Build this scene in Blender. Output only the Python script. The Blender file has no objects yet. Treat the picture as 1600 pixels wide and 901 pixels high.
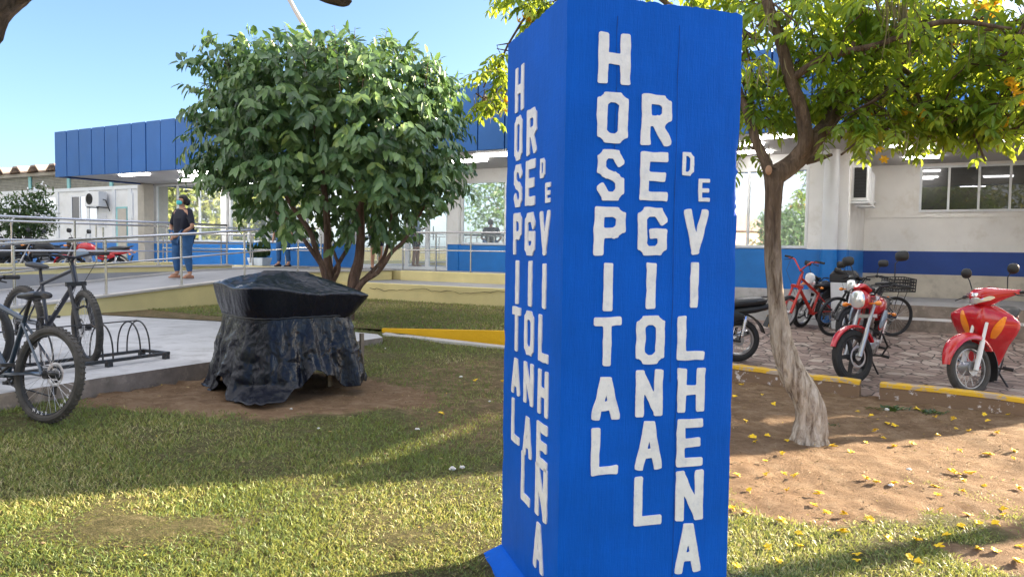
import bpy, bmesh, math, random
import numpy as np
from mathutils import Vector, Matrix, noise
random.seed(7); rng = np.random.default_rng(7)
R = math.radians; PI = math.pi
SC = bpy.context.scene; COL = SC.collection
V = Vector

# ------------------------------------------------------------------ camera
EYE = 1.565; F = 1180.0; PITCH = R(3.0); ROLL = R(0.8)
fw = V((0, math.cos(PITCH), -math.sin(PITCH))); up0 = V((0, math.sin(PITCH), math.cos(PITCH)))
rt = V((1, 0, 0))*math.cos(ROLL) + up0*math.sin(ROLL)
upv = up0*math.cos(ROLL) - V((1, 0, 0))*math.sin(ROLL)
cam = bpy.data.objects.new('camera', bpy.data.cameras.new('camera')); COL.objects.link(cam)
cam.matrix_world = Matrix(((rt.x, upv.x, -fw.x, 0), (rt.y, upv.y, -fw.y, 0), (rt.z, upv.z, -fw.z, EYE), (0, 0, 0, 1)))
cam.data.sensor_width = 36; cam.data.lens = F/1600*36; cam.data.clip_end = 3000; cam.data.clip_start = .05
SC.camera = cam
# ------------------------------------------------------------------ light
SUN_AZ = 26.0      # degrees from +X towards +Y
SUN_EL = 16.5
w = bpy.data.worlds.new('World'); SC.world = w; w.use_nodes = True
nt = w.node_tree; bg = nt.nodes['Background']
sky = nt.nodes.new('ShaderNodeTexSky'); sky.sky_type = 'NISHITA'; sky.sun_disc = False
sky.sun_elevation = R(SUN_EL); sky.sun_rotation = R(90-SUN_AZ); sky.air_density = 0.8; sky.dust_density = 1.6; sky.ozone_density = 3.0
# bright cloud bank added unseen, overhead and behind the photographer, to lift the shade
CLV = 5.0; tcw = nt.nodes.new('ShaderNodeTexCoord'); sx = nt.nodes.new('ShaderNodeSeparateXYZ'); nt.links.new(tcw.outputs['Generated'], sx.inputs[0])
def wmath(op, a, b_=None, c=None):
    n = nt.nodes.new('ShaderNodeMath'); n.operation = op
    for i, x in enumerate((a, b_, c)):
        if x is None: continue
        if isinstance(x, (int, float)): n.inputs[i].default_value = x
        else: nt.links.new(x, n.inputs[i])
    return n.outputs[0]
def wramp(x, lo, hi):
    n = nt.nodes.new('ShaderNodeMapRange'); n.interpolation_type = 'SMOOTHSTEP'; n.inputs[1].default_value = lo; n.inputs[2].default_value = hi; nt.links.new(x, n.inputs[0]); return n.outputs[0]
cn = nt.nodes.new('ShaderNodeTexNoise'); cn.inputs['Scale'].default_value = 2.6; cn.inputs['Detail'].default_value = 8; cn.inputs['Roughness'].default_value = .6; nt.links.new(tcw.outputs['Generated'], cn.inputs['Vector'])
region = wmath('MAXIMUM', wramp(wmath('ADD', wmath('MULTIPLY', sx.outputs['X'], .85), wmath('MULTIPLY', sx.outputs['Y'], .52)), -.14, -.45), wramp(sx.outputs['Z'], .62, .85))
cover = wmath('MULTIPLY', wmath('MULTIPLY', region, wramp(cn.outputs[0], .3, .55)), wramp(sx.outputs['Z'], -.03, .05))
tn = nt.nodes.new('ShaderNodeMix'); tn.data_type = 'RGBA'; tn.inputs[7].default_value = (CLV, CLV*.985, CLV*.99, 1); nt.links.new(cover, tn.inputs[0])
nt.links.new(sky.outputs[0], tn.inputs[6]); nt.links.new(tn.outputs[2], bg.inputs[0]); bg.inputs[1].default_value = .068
sl = bpy.data.lights.new('sun', 'SUN'); sl.energy = 5.0; sl.angle = R(.55); sl.color = (1, .83, .60)
so = bpy.data.objects.new('sun', sl); COL.objects.link(so); so.location = (30, 10, 20)
sd = V((math.cos(R(SUN_AZ))*math.cos(R(SUN_EL)), math.sin(R(SUN_AZ))*math.cos(R(SUN_EL)), math.sin(R(SUN_EL))))
so.rotation_euler = sd.to_track_quat('Z', 'Y').to_euler()
SC.view_settings.view_transform = 'Standard'; SC.view_settings.look = 'None'
SC.view_settings.exposure = 2.56; SC.view_settings.gamma = 1; SC.view_settings.use_curve_mapping = False
SC.render.engine = 'CYCLES'
SC.cycles.max_bounces = 6; SC.cycles.transparent_max_bounces = 6

# ------------------------------------------------------------------ geometry helpers
def W(px, py, Y):
    d = fw + rt*((px-800)/F) + upv*((450.5-py)/F)
    k = Y/d.y
    return V((d.x*k, Y, EYE+d.z*k))
CP = np.array([(0,0,-1.565),(-3.3,5.3,-1.28),(-4,7,-1.23),(-5.7,13.5,-1.12),(-3.4,16.5,-1.2),(-.15,14.6,-1.25),(-.08,10.0,-1.30),
 (-1.7,10.2,-1.16),(5.2,8.7,-1.59),(4.2,9.3,-1.62),(7.5,13.8,-1.36),(5.5,14.5,-1.38),(3,10.5,-1.56),(2.5,6.4,-1.58),(-16,26,-1.12),(15,5,-1.6),(0,-10,-1.6),(-2,6.8,-1.31),(-1.2,12.2,-1.22)])
def plane(x, y):
    x = np.clip(x, -6.5, 7); y = np.clip(y, -2, 14)
    return -1.565-.051*x+.022*y
def g(x, y):
    x = np.asarray(x, float); y = np.asarray(y, float)
    num = np.zeros(np.broadcast(x, y).shape); den = np.full(num.shape, .002)
    for a, b, c in CP:
        wt = 1/((x-a)**2+(y-b)**2+.6)**2
        num = num+wt*(c-plane(a, b)); den = den+wt
    return EYE+plane(x, y)+num/den
def gz(x, y): return float(g(x, y))
def G(px, py, off=0.0):
    d = fw + rt*((px-800)/F) + upv*((450.5-py)/F)
    k = 5.0
    for i in range(40):
        z = gz(d.x*k, d.y*k)+off
        k2 = (z-EYE)/d.z
        k = .5*k+.5*k2
    return V((d.x*k, d.y*k, EYE+d.z*k))
def GZ(px, py, zrel):
    d = fw + rt*((px-800)/F) + upv*((450.5-py)/F)
    k = zrel/d.z
    return V((d.x*k, d.y*k, EYE+zrel))
# facade frame: s along the front (to the right, nearer), t into the building
FA = V((.865, -.502, 0)); FA.normalize(); FN = V((-FA.y, FA.x, 0)); F0 = V((6.0, 14.7, 0))
def FP(s, t, zrel=0): return F0+FA*s+FN*t+V((0, 0, EYE+zrel))
def S_at(px, t=0.0):
    r = (px-800-6)/F
    o = F0+FN*t
    return (r*o.y-o.x)/(FA.x-r*FA.y)
FROT = math.atan2(FA.y, FA.x)

class MB:
    def __init__(s): s.v = []; s.f = []; s.m = []; s.mi = 0
    def add(s, vs, fs):
        o = len(s.v); s.v += [V(p) for p in vs]; s.f += [tuple(i+o for i in f) for f in fs]; s.m += [s.mi]*len(fs)
        return s
    def box(s, c, size, M=None):
        x, y, z = size[0]/2, size[1]/2, size[2]/2
        vs = [V((a*x, b*y, d*z)) for a in (-1, 1) for b in (-1, 1) for d in (-1, 1)]
        if M: vs = [M @ p for p in vs]
        vs = [p+V(c) for p in vs]
        return s.add(vs, [(0,1,3,2),(4,6,7,5),(0,4,5,1),(2,3,7,6),(0,2,6,4),(1,5,7,3)])
    def prism(s, pts, h):
        """polygon pts (3d), extruded by vector h"""
        n = len(pts); h = V(h)
        vs = [V(p) for p in pts]+[V(p)+h for p in pts]
        return s.add(vs, [tuple(range(n))[::-1], tuple(range(n, 2*n))]+[(i, (i+1) % n, (i+1) % n+n, i+n) for i in range(n)])
    def tube(s, pts, rad, n=8, cap=True, ell=None):
        pts = [V(p) for p in pts]; k = len(pts)
        if not hasattr(rad, '__len__'): rad = [rad]*k
        t0 = (pts[1]-pts[0]).normalized()
        a = t0.orthogonal().normalized(); rings = []
        for i in range(k):
            t = (pts[min(i+1, k-1)]-pts[max(i-1, 0)])
            if t.length < 1e-9: t = t0.copy()
            t.normalize(); a = (a-t*a.dot(t)).normalized(); b = t.cross(a)
            rings += [pts[i]+(a*math.cos(2*PI*j/n)+b*math.sin(2*PI*j/n))*rad[i] for j in range(n)]
        fs = [(i*n+j, i*n+(j+1) % n, (i+1)*n+(j+1) % n, (i+1)*n+j) for i in range(k-1) for j in range(n)]
        if cap: fs += [tuple(range(n))[::-1], tuple(range((k-1)*n, k*n))]
        return s.add(rings, fs)
    def loft(s, rings, cap=True, closed=True):
        n = len(rings[0]); vs = [p for r in rings for p in r]; k = len(rings)
        m = n if closed else n-1
        fs = [(i*n+j, i*n+(j+1) % n, (i+1)*n+(j+1) % n, (i+1)*n+j) for i in range(k-1) for j in range(m)]
        if cap: fs += [tuple(range(n))[::-1], tuple(range((k-1)*n, k*n))]
        return s.add(vs, fs)
    def hull(s, secs, n=16, e=2.5, M=None):
        """secs: (x, zc, halfwidth y, halfheight z[, yc]) super-ellipse sections along x"""
        rings = []
        for q in secs:
            x, zc, hw, hh = q[:4]; yc = q[4] if len(q) > 4 else 0
            ring = []
            for j in range(n):
                a = 2*PI*j/n; c, d = math.cos(a), math.sin(a)
                p = V((x, yc+hw*math.copysign(abs(c)**(2/e), c), zc+hh*math.copysign(abs(d)**(2/e), d)))
                ring.append(M @ p if M else p)
            rings.append(ring)
        return s.loft(rings)
    def torus(s, c, axis, Rr, r, n=40, m=8, sq=1.0):
        c = V(c); ax = V(axis).normalized(); a = ax.orthogonal().normalized(); b = ax.cross(a)
        vs = []
        for i in range(n):
            u = 2*PI*i/n; d = a*math.cos(u)+b*math.sin(u)
            for j in range(m):
                q = 2*PI*j/m
                vs.append(c+d*(Rr+r*math.cos(q))+ax*r*sq*math.sin(q))
        fs = [(i*m+j, ((i+1) % n)*m+j, ((i+1) % n)*m+(j+1) % m, i*m+(j+1) % m) for i in range(n) for j in range(m)]
        return s.add(vs, fs)
    def disc(s, c, axis, r, th, n=24):
        c = V(c); ax = V(axis).normalized()
        return s.tube([c-ax*th/2, c+ax*th/2], r, n)
    def ball(s, c, r, n=14, m=9, M=None):
        c = V(c); r = r if hasattr(r, '__len__') else (r, r, r)
        rings = []
        for i in range(m+1):
            a = PI*i/m; q = max(math.sin(a), .02)
            ring = [V((math.cos(2*PI*j/n)*q*r[0], math.sin(2*PI*j/n)*q*r[1], -math.cos(a)*r[2])) for j in range(n)]
            rings.append([(M @ p if M else p)+c for p in ring])
        return s.loft(rings)
    def xf(s, M, i0=0):
        for i in range(i0, len(s.v)): s.v[i] = M @ s.v[i]
        return s
    def build(s, name, mat, parent=None, smooth=35, bevel=0, world=True, bseg=2):
        off = V((0, 0, 0))
        if parent is not None and world:
            p = parent
            while p: off += p.location; p = p.parent
        me = bpy.data.meshes.new(name)
        me.from_pydata([tuple(p-off) for p in s.v], [], s.f)
        mats = mat if isinstance(mat, (list, tuple)) else [mat]
        for m in mats: me.materials.append(m)
        if len(mats) > 1: me.polygons.foreach_set('material_index', s.m)
        bm = bmesh.new(); bm.from_mesh(me); bmesh.ops.recalc_face_normals(bm, faces=bm.faces); bm.to_mesh(me); bm.free()
        if smooth:
            me.polygons.foreach_set('use_smooth', [True]*len(me.polygons)); me.set_sharp_from_angle(angle=R(smooth))
        o = bpy.data.objects.new(name, me); COL.objects.link(o)
        if parent: o.parent = parent
        if bevel:
            b = o.modifiers.new('bevel', 'BEVEL'); b.width = bevel; b.segments = bseg; b.limit_method = 'ANGLE'; b.angle_limit = R(40)
        return o
def tag(o, label=None, cat=None, group=None, kind=None):
    if label: o['label'] = label
    if cat: o['category'] = cat
    if group: o['group'] = group
    if kind: o['kind'] = kind
    return o
def thing(name, label, cat, loc=(0, 0, 0), rz=0, group=None, local=False):
    o = bpy.data.objects.new(name, None); COL.objects.link(o); o.location = loc; o.rotation_euler = (0, 0, rz); o.empty_display_size = .2
    tag(o, label, cat, group)

    return o
LOCALS = set()
KIDS = {}
def copy_tree(o, parent=None):
    c = o.copy(); COL.objects.link(c)
    if parent: c.parent = parent
    for ch in [q for q in bpy.data.objects if q.parent == o]: copy_tree(ch, c)
    return c
def npmesh(name, verts, faces_flat, sizes, mat, attr=None, parent=None, smooth=False):
    me = bpy.data.meshes.new(name)
    me.vertices.add(len(verts)); me.vertices.foreach_set('co', np.ascontiguousarray(verts, dtype=np.float32).ravel())
    me.loops.add(len(faces_flat)); me.loops.foreach_set('vertex_index', faces_flat.astype(np.int32))
    me.polygons.add(len(sizes)); st = np.concatenate([[0], np.cumsum(sizes)[:-1]]).astype(np.int32)
    me.polygons.foreach_set('loop_start', st)
    me.update(calc_edges=True); me.validate()
    if attr:
        for k, a in attr.items():
            at = me.attributes.new(k, 'FLOAT', 'POINT'); at.data.foreach_set('value', a.astype(np.float32))
    if smooth: me.polygons.foreach_set('use_smooth', [True]*len(me.polygons))
    me.materials.append(mat)
    o = bpy.data.objects.new(name, me); COL.objects.link(o)
    if parent: o.parent = parent
    return o

# ------------------------------------------------------------------ materials
def newmat(name):
    m = bpy.data.materials.new(name); m.use_nodes = True; t = m.node_tree
    return m, t, t.nodes['Principled BSDF']
def N(t, ty, **kw):
    n = t.nodes.new(ty)
    for k, v in kw.items():
        if k in n.inputs: n.inputs[k].default_value = v
        else: setattr(n, k, v)
    return n
def coord(t, obj=True, scale=None):
    tc = N(t, 'ShaderNodeTexCoord'); out = tc.outputs['Object' if obj else 'Generated']
    if scale:
        mp = N(t, 'ShaderNodeMapping'); mp.inputs['Scale'].default_value = scale; t.links.new(out, mp.inputs[0]); out = mp.outputs[0]
    return out
def ramp(t, fac, stops, interp='LINEAR'):
    r = N(t, 'ShaderNodeValToRGB'); r.color_ramp.interpolation = interp
    e = r.color_ramp.elements
    while len(e) < len(stops): e.new(.5)
    for i, (p, c) in enumerate(stops): e[i].position = p; e[i].color = (*c, 1) if len(c) == 3 else c
    t.links.new(fac, r.inputs[0]); return r
def noisen(t, co, sc, det=4, rough=.6, dist=0):
    n = N(t, 'ShaderNodeTexNoise'); n.inputs['Scale'].default_value = sc; n.inputs['Detail'].default_value = det; n.inputs['Roughness'].default_value = rough; n.inputs['Distortion'].default_value = dist
    if co is not None: t.links.new(co, n.inputs['Vector'])
    return n
def bumpn(t, b, h, strength=.3, dist=.01, normal=None):
    n = N(t, 'ShaderNodeBump'); n.inputs['Strength'].default_value = strength; n.inputs['Distance'].default_value = dist
    t.links.new(h, n.inputs['Height'])
    if normal: t.links.new(normal, n.inputs['Normal'])
    t.links.new(n.outputs[0], b.inputs['Normal']); return n
def mixc(t, fac, a, b, mode='MIX'):
    m = N(t, 'ShaderNodeMix', data_type='RGBA', blend_type=mode)
    for i, x in ((0, fac), (6, a), (7, b)):
        if isinstance(x, (int, float)): m.inputs[i].default_value = x
        elif isinstance(x, tuple): m.inputs[i].default_value = (*x, 1)
        else: t.links.new(x, m.inputs[i])
    return m.outputs[2]
def simple(name, col, rough=.5, metal=0, var=.12, vs=6, bump=0, bs=40, coat=0, spec=None, dirt=None):
    m, t, b = newmat(name); co = coord(t)
    n = noisen(t, co, vs, 5)
    lo = tuple(c*(1-var) for c in col); hi = tuple(min(1, c*(1+var)) for c in col)
    r = ramp(t, n.outputs[0], [(.3, lo), (.7, hi)]); out = r.outputs[0]
    if dirt:
        n3 = noisen(t, co, vs*1.7, 6, .7); rr = ramp(t, n3.outputs[0], [(.52, (0, 0, 0)), (.72, (1, 1, 1))])
        out = mixc(t, rr.outputs[0], out, dirt)
    t.links.new(out, b.inputs['Base Color'])
    b.inputs['Roughness'].default_value = rough; b.inputs['Metallic'].default_value = metal
    if coat: b.inputs['Coat Weight'].default_value = coat; b.inputs['Coat Roughness'].default_value = .06
    if spec is not None: b.inputs['Specular IOR Level'].default_value = spec
    if bump:
        n2 = noisen(t, co, bs, 4); bumpn(t, b, n2.outputs[0], bump, .01)
    return m
M = {}
M['white_wall'] = simple('white_wall', (.78, .78, .78), .7, bump=.15, bs=30, var=.07, vs=1.2, dirt=(.66, .65, .62))
M['beige_wall'] = simple('beige_wall', (.76, .74, .71), .6, bump=.12, bs=30, var=.07, vs=1.3, dirt=(.64, .60, .54))
M['blue_wall'] = simple('blue_wall', (.006, .16, .52), .45, bump=.2, bs=35, var=.12, vs=2)
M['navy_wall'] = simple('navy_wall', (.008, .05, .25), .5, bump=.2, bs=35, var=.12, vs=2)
M['fascia'] = simple('fascia_blue', (.022, .125, .40), .45, metal=.15, var=.12, vs=.8)
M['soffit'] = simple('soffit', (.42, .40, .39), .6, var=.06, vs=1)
M['column'] = simple('column_beige', (.5, .46, .4), .6, var=.08)
M['trim_white'] = simple('trim_white', (.72, .74, .76), .4, var=.05)
M['pipe_white'] = simple('pipe_white', (.66, .68, .71), .35, var=.06, vs=2)
M['louver'] = simple('louver', (.30, .29, .25), .7, var=.2, vs=5)
M['teal'] = simple('teal_trim', (.25, .55, .56), .5)
M['rooftile'] = simple('roof_tile', (.36, .27, .22), .8, var=.25, vs=3, bump=.3)
M['steel'] = simple('steel_rail', (.55, .54, .53), .25, metal=1, var=.08, vs=10)
M['chrome'] = simple('chrome', (.75, .75, .76), .12, metal=1, var=.04)
M['alu'] = simple('aluminium', (.5, .5, .52), .35, metal=.9, var=.1)
M['darkmetal'] = simple('dark_metal', (.03, .03, .035), .4, metal=.5, var=.2)
M['rackmetal'] = simple('rack_metal', (.045, .05, .055), .5, metal=.4, var=.4, vs=20, dirt=(.14, .08, .05))
M['rubber'] = simple('rubber', (.022, .022, .024), .75, var=.3, vs=20, bump=.3, bs=80)
M['rubber_dusty'] = simple('dusty_rubber', (.06, .055, .05), .85, var=.35, vs=14, bump=.3, bs=80)
M['blackplastic'] = simple('black_plastic', (.018, .018, .02), .45, var=.2)
M['seatblack'] = simple('seat_vinyl', (.02, .021, .025), .42, var=.2, bump=.15, bs=60)
M['redpaint'] = simple('red_paint', (.52, .01, .018), .25, var=.08, coat=.8)
M['redframe'] = simple('red_frame', (.55, .03, .02), .35, var=.12, coat=.4)
M['greypaint'] = simple('grey_frame_paint', (.025, .045, .075), .3, metal=.3, var=.15, coat=.6)
M['blackpaint'] = simple('black_frame_paint', (.012, .016, .03), .35, var=.2, coat=.25)
M['rimmetal'] = simple('rim_metal', (.32, .31, .31), .35, metal=.9, var=.2, dirt=(.12, .1, .08))
M['bluegrey'] = simple('bluegrey_panel', (.25, .33, .42), .4, coat=.3)
M['orange'] = simple('amber_lens', (.9, .28, .02), .15, var=.1, coat=.8)
M['brownplastic'] = simple('brown_plastic', (.32, .13, .06), .55, var=.15)
M['yellowplate'] = simple('yellow_plate', (.75, .45, .03), .5)
M['white_plastic'] = simple('white_plastic', (.72, .73, .74), .4, var=.06)
M['cyan'] = simple('cyan_card', (.03, .4, .6), .5)
M['concrete'] = simple('concrete', (.47, .465, .47), .85, var=.14, vs=2.2, bump=.35, bs=25, dirt=(.3, .29, .28))
M['concrete_edge'] = simple('concrete_edge', (.22, .18, .15), .9, var=.3, vs=5, bump=.6, bs=14, dirt=(.36, .3, .25))
M['walkway'] = simple('walkway_grey', (.32, .32, .33), .85, var=.12, vs=1.5, bump=.25, bs=30)
M['ledge'] = simple('ledge', (.50, .47, .44), .85, var=.12, vs=3, bump=.2)
M['skin'] = simple('skin', (.42, .22, .14), .5, var=.08)
M['skin_light'] = simple('skin_light', (.5, .29, .2), .5, var=.08)
M['hair'] = simple('hair', (.012, .01, .009), .5, var=.3, vs=30)
M['mask'] = simple('mask_cloth', (.08, .52, .55), .8)
M['darkcloth'] = simple('dark_cloth', (.012, .014, .028), .85, var=.2, bump=.3, bs=20)
M['denim'] = simple('denim', (.03, .10, .24), .85, var=.3, vs=9, bump=.3, bs=30)
M['tan'] = simple('tan_leather', (.42, .2, .12), .6)
M['shirtblue'] = simple('light_blue_cloth', (.3, .4, .55), .85)
M['planter'] = simple('planter_white', (.66, .72, .76), .5)
M['petal'] = simple('yellow_petal', (.85, .55, .008), .55, var=.12, vs=30)
M['petalwhite'] = simple('white_petal', (.8, .8, .8), .6)
M['stone'] = simple('pale_stone', (.6, .58, .55), .8, bump=.4)
M['bark_leafstub'] = simple('cut_wood', (.35, .2, .12), .8)
M['letter'] = simple('white_lettering', (.78, .76, .79), .5, var=.08, vs=14, bump=.18, bs=50, dirt=(.62, .62, .70))
M['taillens'] = simple('red_lens', (.35, .01, .01), .15, coat=.8)
M['pinkwall'] = simple('pink_house_wall', (.6, .42, .34), .8)
def emis(name, col, st):
    m, t, b = newmat(name); b.inputs['Base Color'].default_value = (*col, 1); b.inputs['Emission Color'].default_value = (*col, 1); b.inputs['Emission Strength'].default_value = st; return m
M['tube_light'] = emis('tube_light', (1, .97, .93), 6)
def mirror(name, tint, rough, base, mixf):
    m, t, b = newmat(name); b.inputs['Base Color'].default_value = (*base, 1); b.inputs['Roughness'].default_value = .25
    gl = N(t, 'ShaderNodeBsdfGlossy'); gl.inputs['Color'].default_value = (*tint, 1); gl.inputs['Roughness'].default_value = rough
    co = coord(t); n = noisen(t, co, .7, 2); bp = N(t, 'ShaderNodeBump'); bp.inputs['Strength'].default_value = .05; bp.inputs['Distance'].default_value = .02
    t.links.new(n.outputs[0], bp.inputs['Height']); t.links.new(bp.outputs[0], gl.inputs['Normal'])
    mx = N(t, 'ShaderNodeMixShader'); mx.inputs[0].default_value = mixf
    t.links.new(b.outputs[0], mx.inputs[1]); t.links.new(gl.outputs[0], mx.inputs[2]); t.links.new(mx.outputs[0], t.nodes['Material Output'].inputs[0]); return m
M['glass'] = mirror('mirror_film_glass', (.86, .93, .97), .02, (.42, .47, .5), .72)
M['darkglass'] = mirror('dark_glass', (.75, .77, .8), .015, (.008, .009, .011), .07)
M['lens'] = mirror('headlamp_lens', (.95, .95, .95), .08, (.7, .72, .75), .45)
M['mirrorglass'] = mirror('mirror_glass', (.9, .9, .9), .02, (.3, .3, .3), .8)
# brushed-on blue masonry paint
m, t, b = newmat('pillar_blue_paint'); co = coord(t)
n1 = noisen(t, co, 2.5, 6, .65); r1 = ramp(t, n1.outputs[0], [(.3, (.0002, .085, .47)), (.7, (.0005, .105, .60))])
n2 = noisen(t, coord(t, scale=(60, 60, 4)), 1.0, 3, .6); c2 = mixc(t, .12, r1.outputs[0], n2.outputs[0], 'OVERLAY')
n5 = noisen(t, coord(t, scale=(9, 9, 1.6)), 1.3, 7, .8); r5 = ramp(t, n5.outputs[0], [(.70, (0, 0, 0)), (.76, (1, 1, 1))])
c3 = mixc(t, r5.outputs[0], c2, (.01, .12, .5))
t.links.new(c3, b.inputs['Base Color']); b.inputs['Roughness'].default_value = .6; b.inputs['Specular IOR Level'].default_value = .14
n3 = noisen(t, co, 9, 8, .7); n4 = noisen(t, coord(t, scale=(14, 14, 120)), 1, 4, .7); b1 = bumpn(t, b, n3.outputs[0], .22, .010)
n8 = noisen(t, coord(t, scale=(160, 160, 14)), 1, 3, .7); b2_ = bumpn(t, b, n8.outputs[0], .35, .004, b1.outputs[0]); bumpn(t, b, n4.outputs[0], .25, .003, b2_.outputs[0])
# vertical crack line
M['pillar'] = m
# weathered yellow kerb/wall paint
def yellowmat(name, col, worn, amount, sc=3):
    m, t, b = newmat(name); co = coord(t)
    n = noisen(t, co, sc, 7, .7); r = ramp(t, n.outputs[0], [(amount-.03, (0, 0, 0)), (amount+.03, (1, 1, 1))])
    nn = noisen(t, co, 1.4, 5); ry = ramp(t, nn.outputs[0], [(.3, tuple(c*.82 for c in col)), (.7, col)])
    t.links.new(mixc(t, r.outputs[0], ry.outputs[0], worn), b.inputs['Base Color']); b.inputs['Roughness'].default_value = .8
    n2 = noisen(t, co, 22, 6, .7); bumpn(t, b, n2.outputs[0], .5, .015); return m
M['yellow_wall'] = yellowmat('faded_yellow_wall', (.80, .68, .33), (.5, .43, .28), .70, 2)
M['yellow_kerb'] = yellowmat('yellow_kerb_paint', (.68, .40, .02), (.38, .3, .24), .53, 6)
M['yellow_bright'] = yellowmat('bright_yellow_paint', (.76, .42, .005), (.6, .36, .1), .72, 3)
M['kerb_face'] = yellowmat('kerb_worn_face', (.2, .125, .075), (.55, .5, .48), .60, 9)
# irregular flagstone paving
m, t, b = newmat('flagstone'); co = coord(t)
nd = noisen(t, co, 1.5, 3); mp = N(t, 'ShaderNodeVectorMath', operation='ADD'); sc_ = N(t, 'ShaderNodeVectorMath', operation='SCALE'); sc_.inputs['Scale'].default_value = .25
t.links.new(nd.outputs['Color'], sc_.inputs[0]); t.links.new(co, mp.inputs[0]); t.links.new(sc_.outputs[0], mp.inputs[1])
ve = N(t, 'ShaderNodeTexVoronoi', feature='DISTANCE_TO_EDGE'); ve.inputs['Scale'].default_value = 4.8; t.links.new(mp.outputs[0], ve.inputs['Vector'])
vc = N(t, 'ShaderNodeTexVoronoi'); vc.inputs['Scale'].default_value = 4.8; t.links.new(mp.outputs[0], vc.inputs['Vector'])
rj = ramp(t, ve.outputs['Distance'], [(.015, (0, 0, 0)), (.05, (1, 1, 1))])
rc = N(t, 'ShaderNodeSeparateColor'); t.links.new(vc.outputs['Color'], rc.inputs[0])
rs = ramp(t, rc.outputs[0], [(0, (.17, .12, .10)), (.35, (.25, .18, .155)), (.7, (.31, .235, .20)), (1, (.42, .35, .30))])
nf = noisen(t, co, 14, 5); cs = mixc(t, .35, rs.outputs[0], nf.outputs[0], 'OVERLAY')
t.links.new(mixc(t, rj.outputs[0], (.055, .045, .04), cs), b.inputs['Base Color']); b.inputs['Roughness'].default_value = .75
bb = bumpn(t, b, rj.outputs[0], .8, .02); bumpn(t, b, nf.outputs[0], .3, .01, bb.outputs[0]); M['flag'] = m
# ground: dirt / thatch mixed by attribute
m, t, b = newmat('soil_and_thatch'); co = coord(t)
at = N(t, 'ShaderNodeAttribute', attribute_name='dirt')
n1 = noisen(t, co, 5, 8, .7); rd = ramp(t, n1.outputs[0], [(.28, (.19, .115, .065)), (.5, (.31, .20, .12)), (.72, (.46, .325, .21))])
n2 = noisen(t, co, 22, 6, .75); rg = ramp(t, n2.outputs[0], [(.3, (.07, .07, .03)), (.55, (.17, .15, .07)), (.75, (.36, .3, .18))])
n3 = noisen(t, co, 10, 6, .75); ad = N(t, 'ShaderNodeMath', operation='ADD'); t.links.new(at.outputs['Fac'], ad.inputs[0])
s3 = N(t, 'ShaderNodeMath', operation='MULTIPLY_ADD'); s3.inputs[1].default_value = .9; s3.inputs[2].default_value = -.45; t.links.new(n3.outputs[0], s3.inputs[0]); t.links.new(s3.outputs[0], ad.inputs[1])
rm = ramp(t, ad.outputs[0], [(.35, (0, 0, 0)), (.65, (1, 1, 1))])
n6 = noisen(t, co, 60, 4, .8); rl = ramp(t, n6.outputs[0], [(.66, (0, 0, 0)), (.7, (1, 1, 1))])
cc = mixc(t, rm.outputs[0], rg.outputs[0], rd.outputs[0]); cc = mixc(t, rl.outputs[0], cc, (.34, .24, .15))
t.links.new(cc, b.inputs['Base Color']); b.inputs['Roughness'].default_value = .95; b.inputs['Specular IOR Level'].default_value = .15
n4 = noisen(t, co, 30, 8, .75); b1 = bumpn(t, b, n4.outputs[0], .9, .035); n7 = noisen(t, co, 120, 3, .8); bumpn(t, b, n7.outputs[0], .6, .01, b1.outputs[0]); M['soil'] = m
# leaves
def leafmat(name, stops, trans=.35, rough=.42, tcol=(.35, .5, .05)):
    m, t, b = newmat(name); at = N(t, 'ShaderNodeAttribute', attribute_name='rnd')
    r = ramp(t, at.outputs['Fac'], stops); t.links.new(r.outputs[0], b.inputs['Base Color']); b.inputs['Roughness'].default_value = rough
    tr = N(t, 'ShaderNodeBsdfTranslucent'); t.links.new(mixc(t, .5, r.outputs[0], tcol), tr.inputs[0])
    mx = N(t, 'ShaderNodeMixShader'); mx.inputs[0].default_value = trans
    t.links.new(b.outputs[0], mx.inputs[1]); t.links.new(tr.outputs[0], mx.inputs[2]); t.links.new(mx.outputs[0], t.nodes['Material Output'].inputs[0]); return m
M['leaf_round'] = leafmat('ornamental_leaf', [(0, (.035, .075, .035)), (.45, (.095, .18, .07)), (.85, (.20, .31, .11)), (1, (.36, .44, .10))], .22, .3, (.2, .36, .06))
M['leaf_flower'] = leafmat('flower_tree_leaf', [(0, (.05, .12, .025)), (.4, (.10, .22, .035)), (.75, (.20, .33, .04)), (.96, (.38, .42, .05)), (1, (.3, .15, .04))], .55, .42, (.62, .68, .04))
M['leaf_bush'] = leafmat('bush_leaf', [(0, (.02, .05, .02)), (1, (.07, .13, .04))], .2)
M['leaf_yellow'] = leafmat('hedge_leaf', [(0, (.07, .10, .02)), (.5, (.15, .18, .03)), (1, (.3, .26, .05))], .25)
M['grass'] = leafmat('grass_blade', [(0, (.055, .10, .028)), (.35, (.11, .18, .045)), (.62, (.22, .27, .07)), (.82, (.42, .37, .15)), (1, (.62, .54, .32))], .35, .5, (.5, .5, .1))
M['petal_tree'] = leafmat('blossom', [(0, (.8, .42, .01)), (1, (.9, .6, .03))], .4, .5, (.9, .6, .05))
M['pods'] = leafmat('seed_pod', [(0, (.08, .14, .03)), (.6, (.18, .2, .06)), (1, (.22, .13, .06))], .1, .5)
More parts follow.
